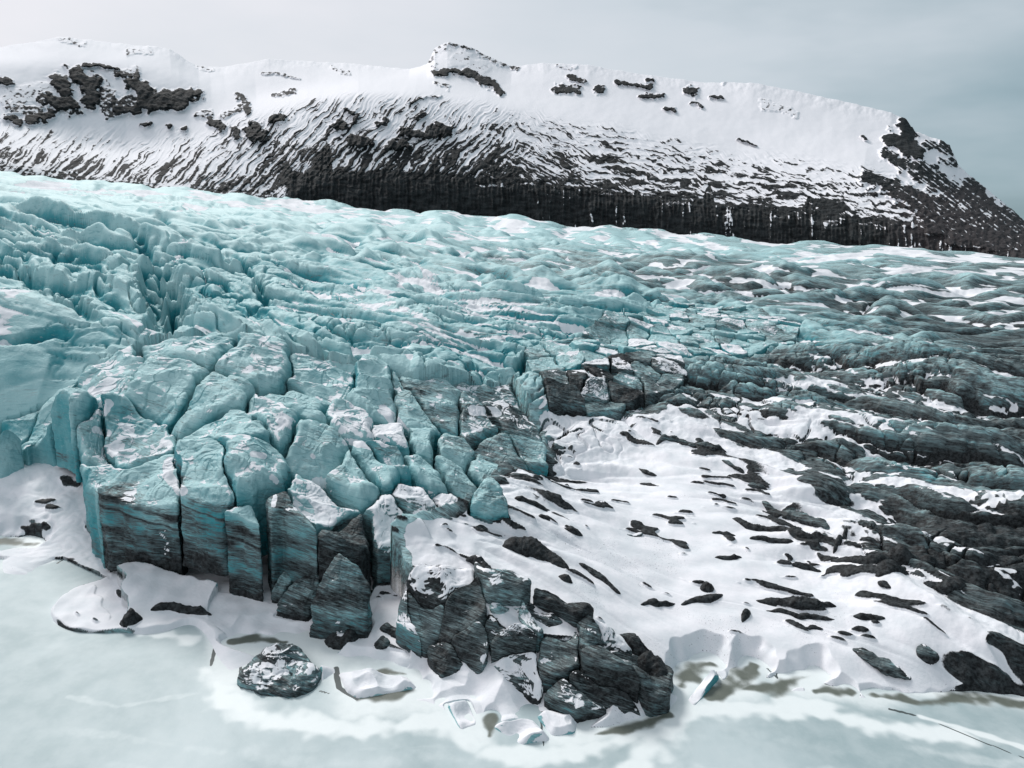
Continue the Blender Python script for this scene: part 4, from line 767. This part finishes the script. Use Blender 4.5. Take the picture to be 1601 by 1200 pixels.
ga = lambda x, y: Z[np.clip(np.searchsorted(th, np.arctan2(x, y)), 0, NT - 1), np.clip(np.searchsorted(rs, np.hypot(x, y)), 0, NR - 1)]
def ridge(px, w_, h_, label, cat='ice ridge', name='ice_ridge', group=None, dirt=.95, snow=.0, seed=0, zfix=None, skew=.25):
    C_ = np.array([(hit(u, v) if zfix is None else px2z(u, v, zfix))[:2] for u, v in px]); C_ = C_ if len(C_) > 1 else np.vstack([C_, C_ + [w_, 0]])
    L_ = np.r_[0, np.cumsum(np.linalg.norm(np.diff(C_, axis=0), axis=1))]; nn_ = int(np.clip(L_[-1] / .16, 30, 220))
    t = np.linspace(0, 1, nn_); cx = np.interp(t * L_[-1], L_, C_[:, 0]); cy = np.interp(t * L_[-1], L_, C_[:, 1])
    for _ in range(max(nn_ // 16, 1)):
        cx[1:-1] = (cx[:-2] + cx[1:-1] + cx[2:]) / 3; cy[1:-1] = (cy[:-2] + cy[1:-1] + cy[2:]) / 3
    cx = cx + .5 * w_ * perlin(t * L_[-1] / (w_ * 4), t * 0 + seed, 92); cy = cy + .6 * w_ * perlin(t * L_[-1] / (w_ * 3), t * 0 + seed + .5, 93)
    tx = np.gradient(cx); ty = np.gradient(cy); q = np.hypot(tx, ty) + 1e-6; nx_, ny_ = -ty / q, tx / q
    s = np.arange(28) / 28 * 2 * np.pi
    env = np.clip(np.sin(np.pi * np.clip(t, .0, 1)), 0, 1) ** .55 + .01; env = env * (1 + .35 * perlin(t * L_[-1] / (w_ * 1.6), t * 0 + seed, 94)); env = np.maximum(env, .02)
    hh = env * (1 + .5 * perlin(t * L_[-1] / (w_ * 1.2), t * 0 + seed, 95))
    off = np.cos(s)[None] * w_ / 2 * env[:, None]; up = np.where(np.sin(s) > 0, np.sin(s) ** .8 if False else np.abs(np.sin(s)) ** .8, -np.abs(np.sin(s)))[None] * h_ * hh[:, None]
    off = off + skew * np.maximum(up, 0) * 1.0
    gz = ga(cx, cy) if zfix is None else np.full(nn_, zfix)
    k = np.ones(9) / 9; gz = np.convolve(np.pad(gz, 4, 'edge'), k, 'valid')
    A = np.stack([cx[:, None] + nx_[:, None] * off, cy[:, None] + ny_[:, None] * off, gz[:, None] + up - .15 * h_], -1)[:, ::-1]
    S = dict(size=w_, edge=np.repeat(np.clip(env, 0, 1)[:, None], 28, 1), snow=snow, dirt=dirt, zb=float(gz.mean()), zt=float(gz.mean()) + h_, x0=0)
    o = finish(name, A, S, seed=seed, amp=min(1, w_ / 2.5)); tag(o, label, cat, group); return o
DG = 'dark ice ridges poking through the snow field'
DR = [([(1137, 815), (1170, 824), (1200, 832), (1240, 845), (1282, 850)], 1.9, 1.1, 'longest black ice rib high in the snow field, notched along its top'), ([(1113, 832), (1150, 838)], .7, .4, 'short thin black sliver just left of the notched black rib'), ([(1172, 846), (1242, 852)], 1.3, .6, 'ragged black ice strip right under the notched rib'),
 ([(1118, 874), (1162, 877)], .8, .5, 'small flat black ice strip below the sliver'), ([(1232, 884), (1262, 882), (1290, 890)], 1.3, .7, 'hook-shaped black ice ridge in the middle of the snow'), ([(1090, 921), (1112, 916)], 1.6, .7, 'stubby black ice knob above the flat black blade'),
 ([(1066, 943), (1100, 938), (1132, 929)], 1.2, .6, 'flat black ice blade under the stubby knob'), ([(998, 943), (1030, 946), (1056, 942)], .9, .6, 'curled dark ice lip left of the black blade'), ([(1182, 941), (1250, 950), (1312, 950)], 1.7, .8, 'long straight black ice bar low in the snow field'),
 ([(1195, 955), (1250, 963), (1305, 968)], .9, .4, 'thin black ice bar along the lower side of the long bar'), ([(1334, 964), (1382, 969)], .9, .4, 'thin black ice strip at the right end of the long bar'), ([(1160, 972), (1172, 953)], 1.0, .7, 'small black ice fang beside the broken snow edge'),
 ([(928, 794), (958, 799)], 1.3, .5, 'lone dark ice lens in the upper white field'), ([(978, 834), (1004, 838)], 1.0, .3, 'faint grey ice lens right of the lone dark lens'), ([(786, 852), (820, 856), (860, 870), (885, 888)], 3.4, 1.3, 'broad black ice hump on the white slope above the promontory'),
 ([(868, 905), (896, 914)], 1.3, .6, 'small black bump below the broad black hump'), ([(902, 880), (940, 905), (972, 928)], 1.2, .3, 'grey gritty streak of ice trailing down the white slope'), ([(808, 776), (835, 782), (854, 790)], 1.5, .7, 'dark ice comma right of the ice cone'), ([(838, 806), (876, 822)], 1.3, .7, 'dark ice ridge under the comma-shaped one'),
 ([(882, 828), (910, 838)], 1.5, .7, 'round dark ice bump left of the lone lens'), ([(730, 878), (770, 905), (802, 932)], 1.6, 1.0, 'hollowed dark ice ridge above the promontory face'), ([(1166, 762), (1200, 766)], 1.8, .9, 'pointed grey ice snout entering the snow field from the right'),
 ([(1188, 782), (1250, 800), (1296, 826)], 2.2, 1.1, 'long grey ice tongue running down beside the pointed snout'), ([(1302, 862), (1318, 845), (1322, 830)], 1.1, 1.0, 'upright dark ice blade at the head of the black wave'), ([(1310, 872), (1360, 876), (1420, 872), (1486, 880)], 2.6, 1.5, 'wave-shaped black ice ridge across the right of the snow field'),
 ([(1366, 902), (1400, 892), (1420, 880)], 2.6, 1.1, 'black ice foot under the wave-shaped ridge'), ([(1440, 905), (1480, 915), (1520, 912)], 2.0, .9, 'black ice lump right of the wave-shaped ridge foot'), ([(1022, 693), (1055, 686), (1088, 704)], 1.8, 1.0, 'dark ice arch on the upper edge of the snow field'), ([(1080, 696), (1134, 712)], 1.9, .9, 'mottled dark ice back beside the arch'),
 ([(995, 734), (1030, 742)], 1.1, .3, 'upper of two small dark ice flecks in the white field'), ([(998, 748), (1033, 756)], 1.1, .3, 'lower of two small dark ice flecks in the white field'), ([(1128, 728), (1160, 744)], 1.1, .4, 'smudged dark ice fleck near the arch'), ([(1080, 753), (1100, 756)], .7, .25, 'tiny dark fleck in the centre of the white field'),
 ([(1372, 908), (1395, 920)], 1.0, .3, 'small black ice fleck under the black foot'), ([(1255, 985), (1290, 982)], .8, .25, 'faint ice fleck below the straight bar'), ([(1435, 1022), (1475, 1042)], 2.0, 1.0, 'grey ice knob near the right shore snow'), ([(1330, 1012), (1380, 1035), (1424, 1052)], 2.6, .5, 'gritty grey ice patch above the right shore'),
 
 ([(985, 1030), (1020, 1060), (1044, 1112)], 2.8, 1.9, 'black rugged ice snout at the tip of the promontory'), 
 ([(590, 950), (625, 955), (655, 972)], 1.8, 1.2, 'black ice rubble beside the grey shard'), ([(590, 985), (610, 1000)], 1.8, .9, 'frosted ice lump below the black rubble'), ([(500, 985), (535, 995), (565, 980)], 2.2, 1.3, 'dirty ice rubble under the pointed shard'), ([(186, 955), (205, 950), (225, 940)], 1.8, 1.3, 'black muddy ice lump at the corner of the cliff foot'),
 ([(230, 905), (270, 918), (330, 932)], 1.2, .8, 'dark undercut ledge along the foot of the banded block')]
for k, (px, w_, h_, lb) in enumerate(DR):
    grey = any(q in lb for q in ('grey', 'finger', 'arch', 'back', 'loop', 'frosted')); ridge(px, w_ * 1.1, h_ * 1.2, lb, dirt=.72 if grey else 1.15, snow=.12 if grey else .0, seed=k * 5 + 2, group=None)
print('ridges', time.time() - T0)

print('done', time.time() - T0)
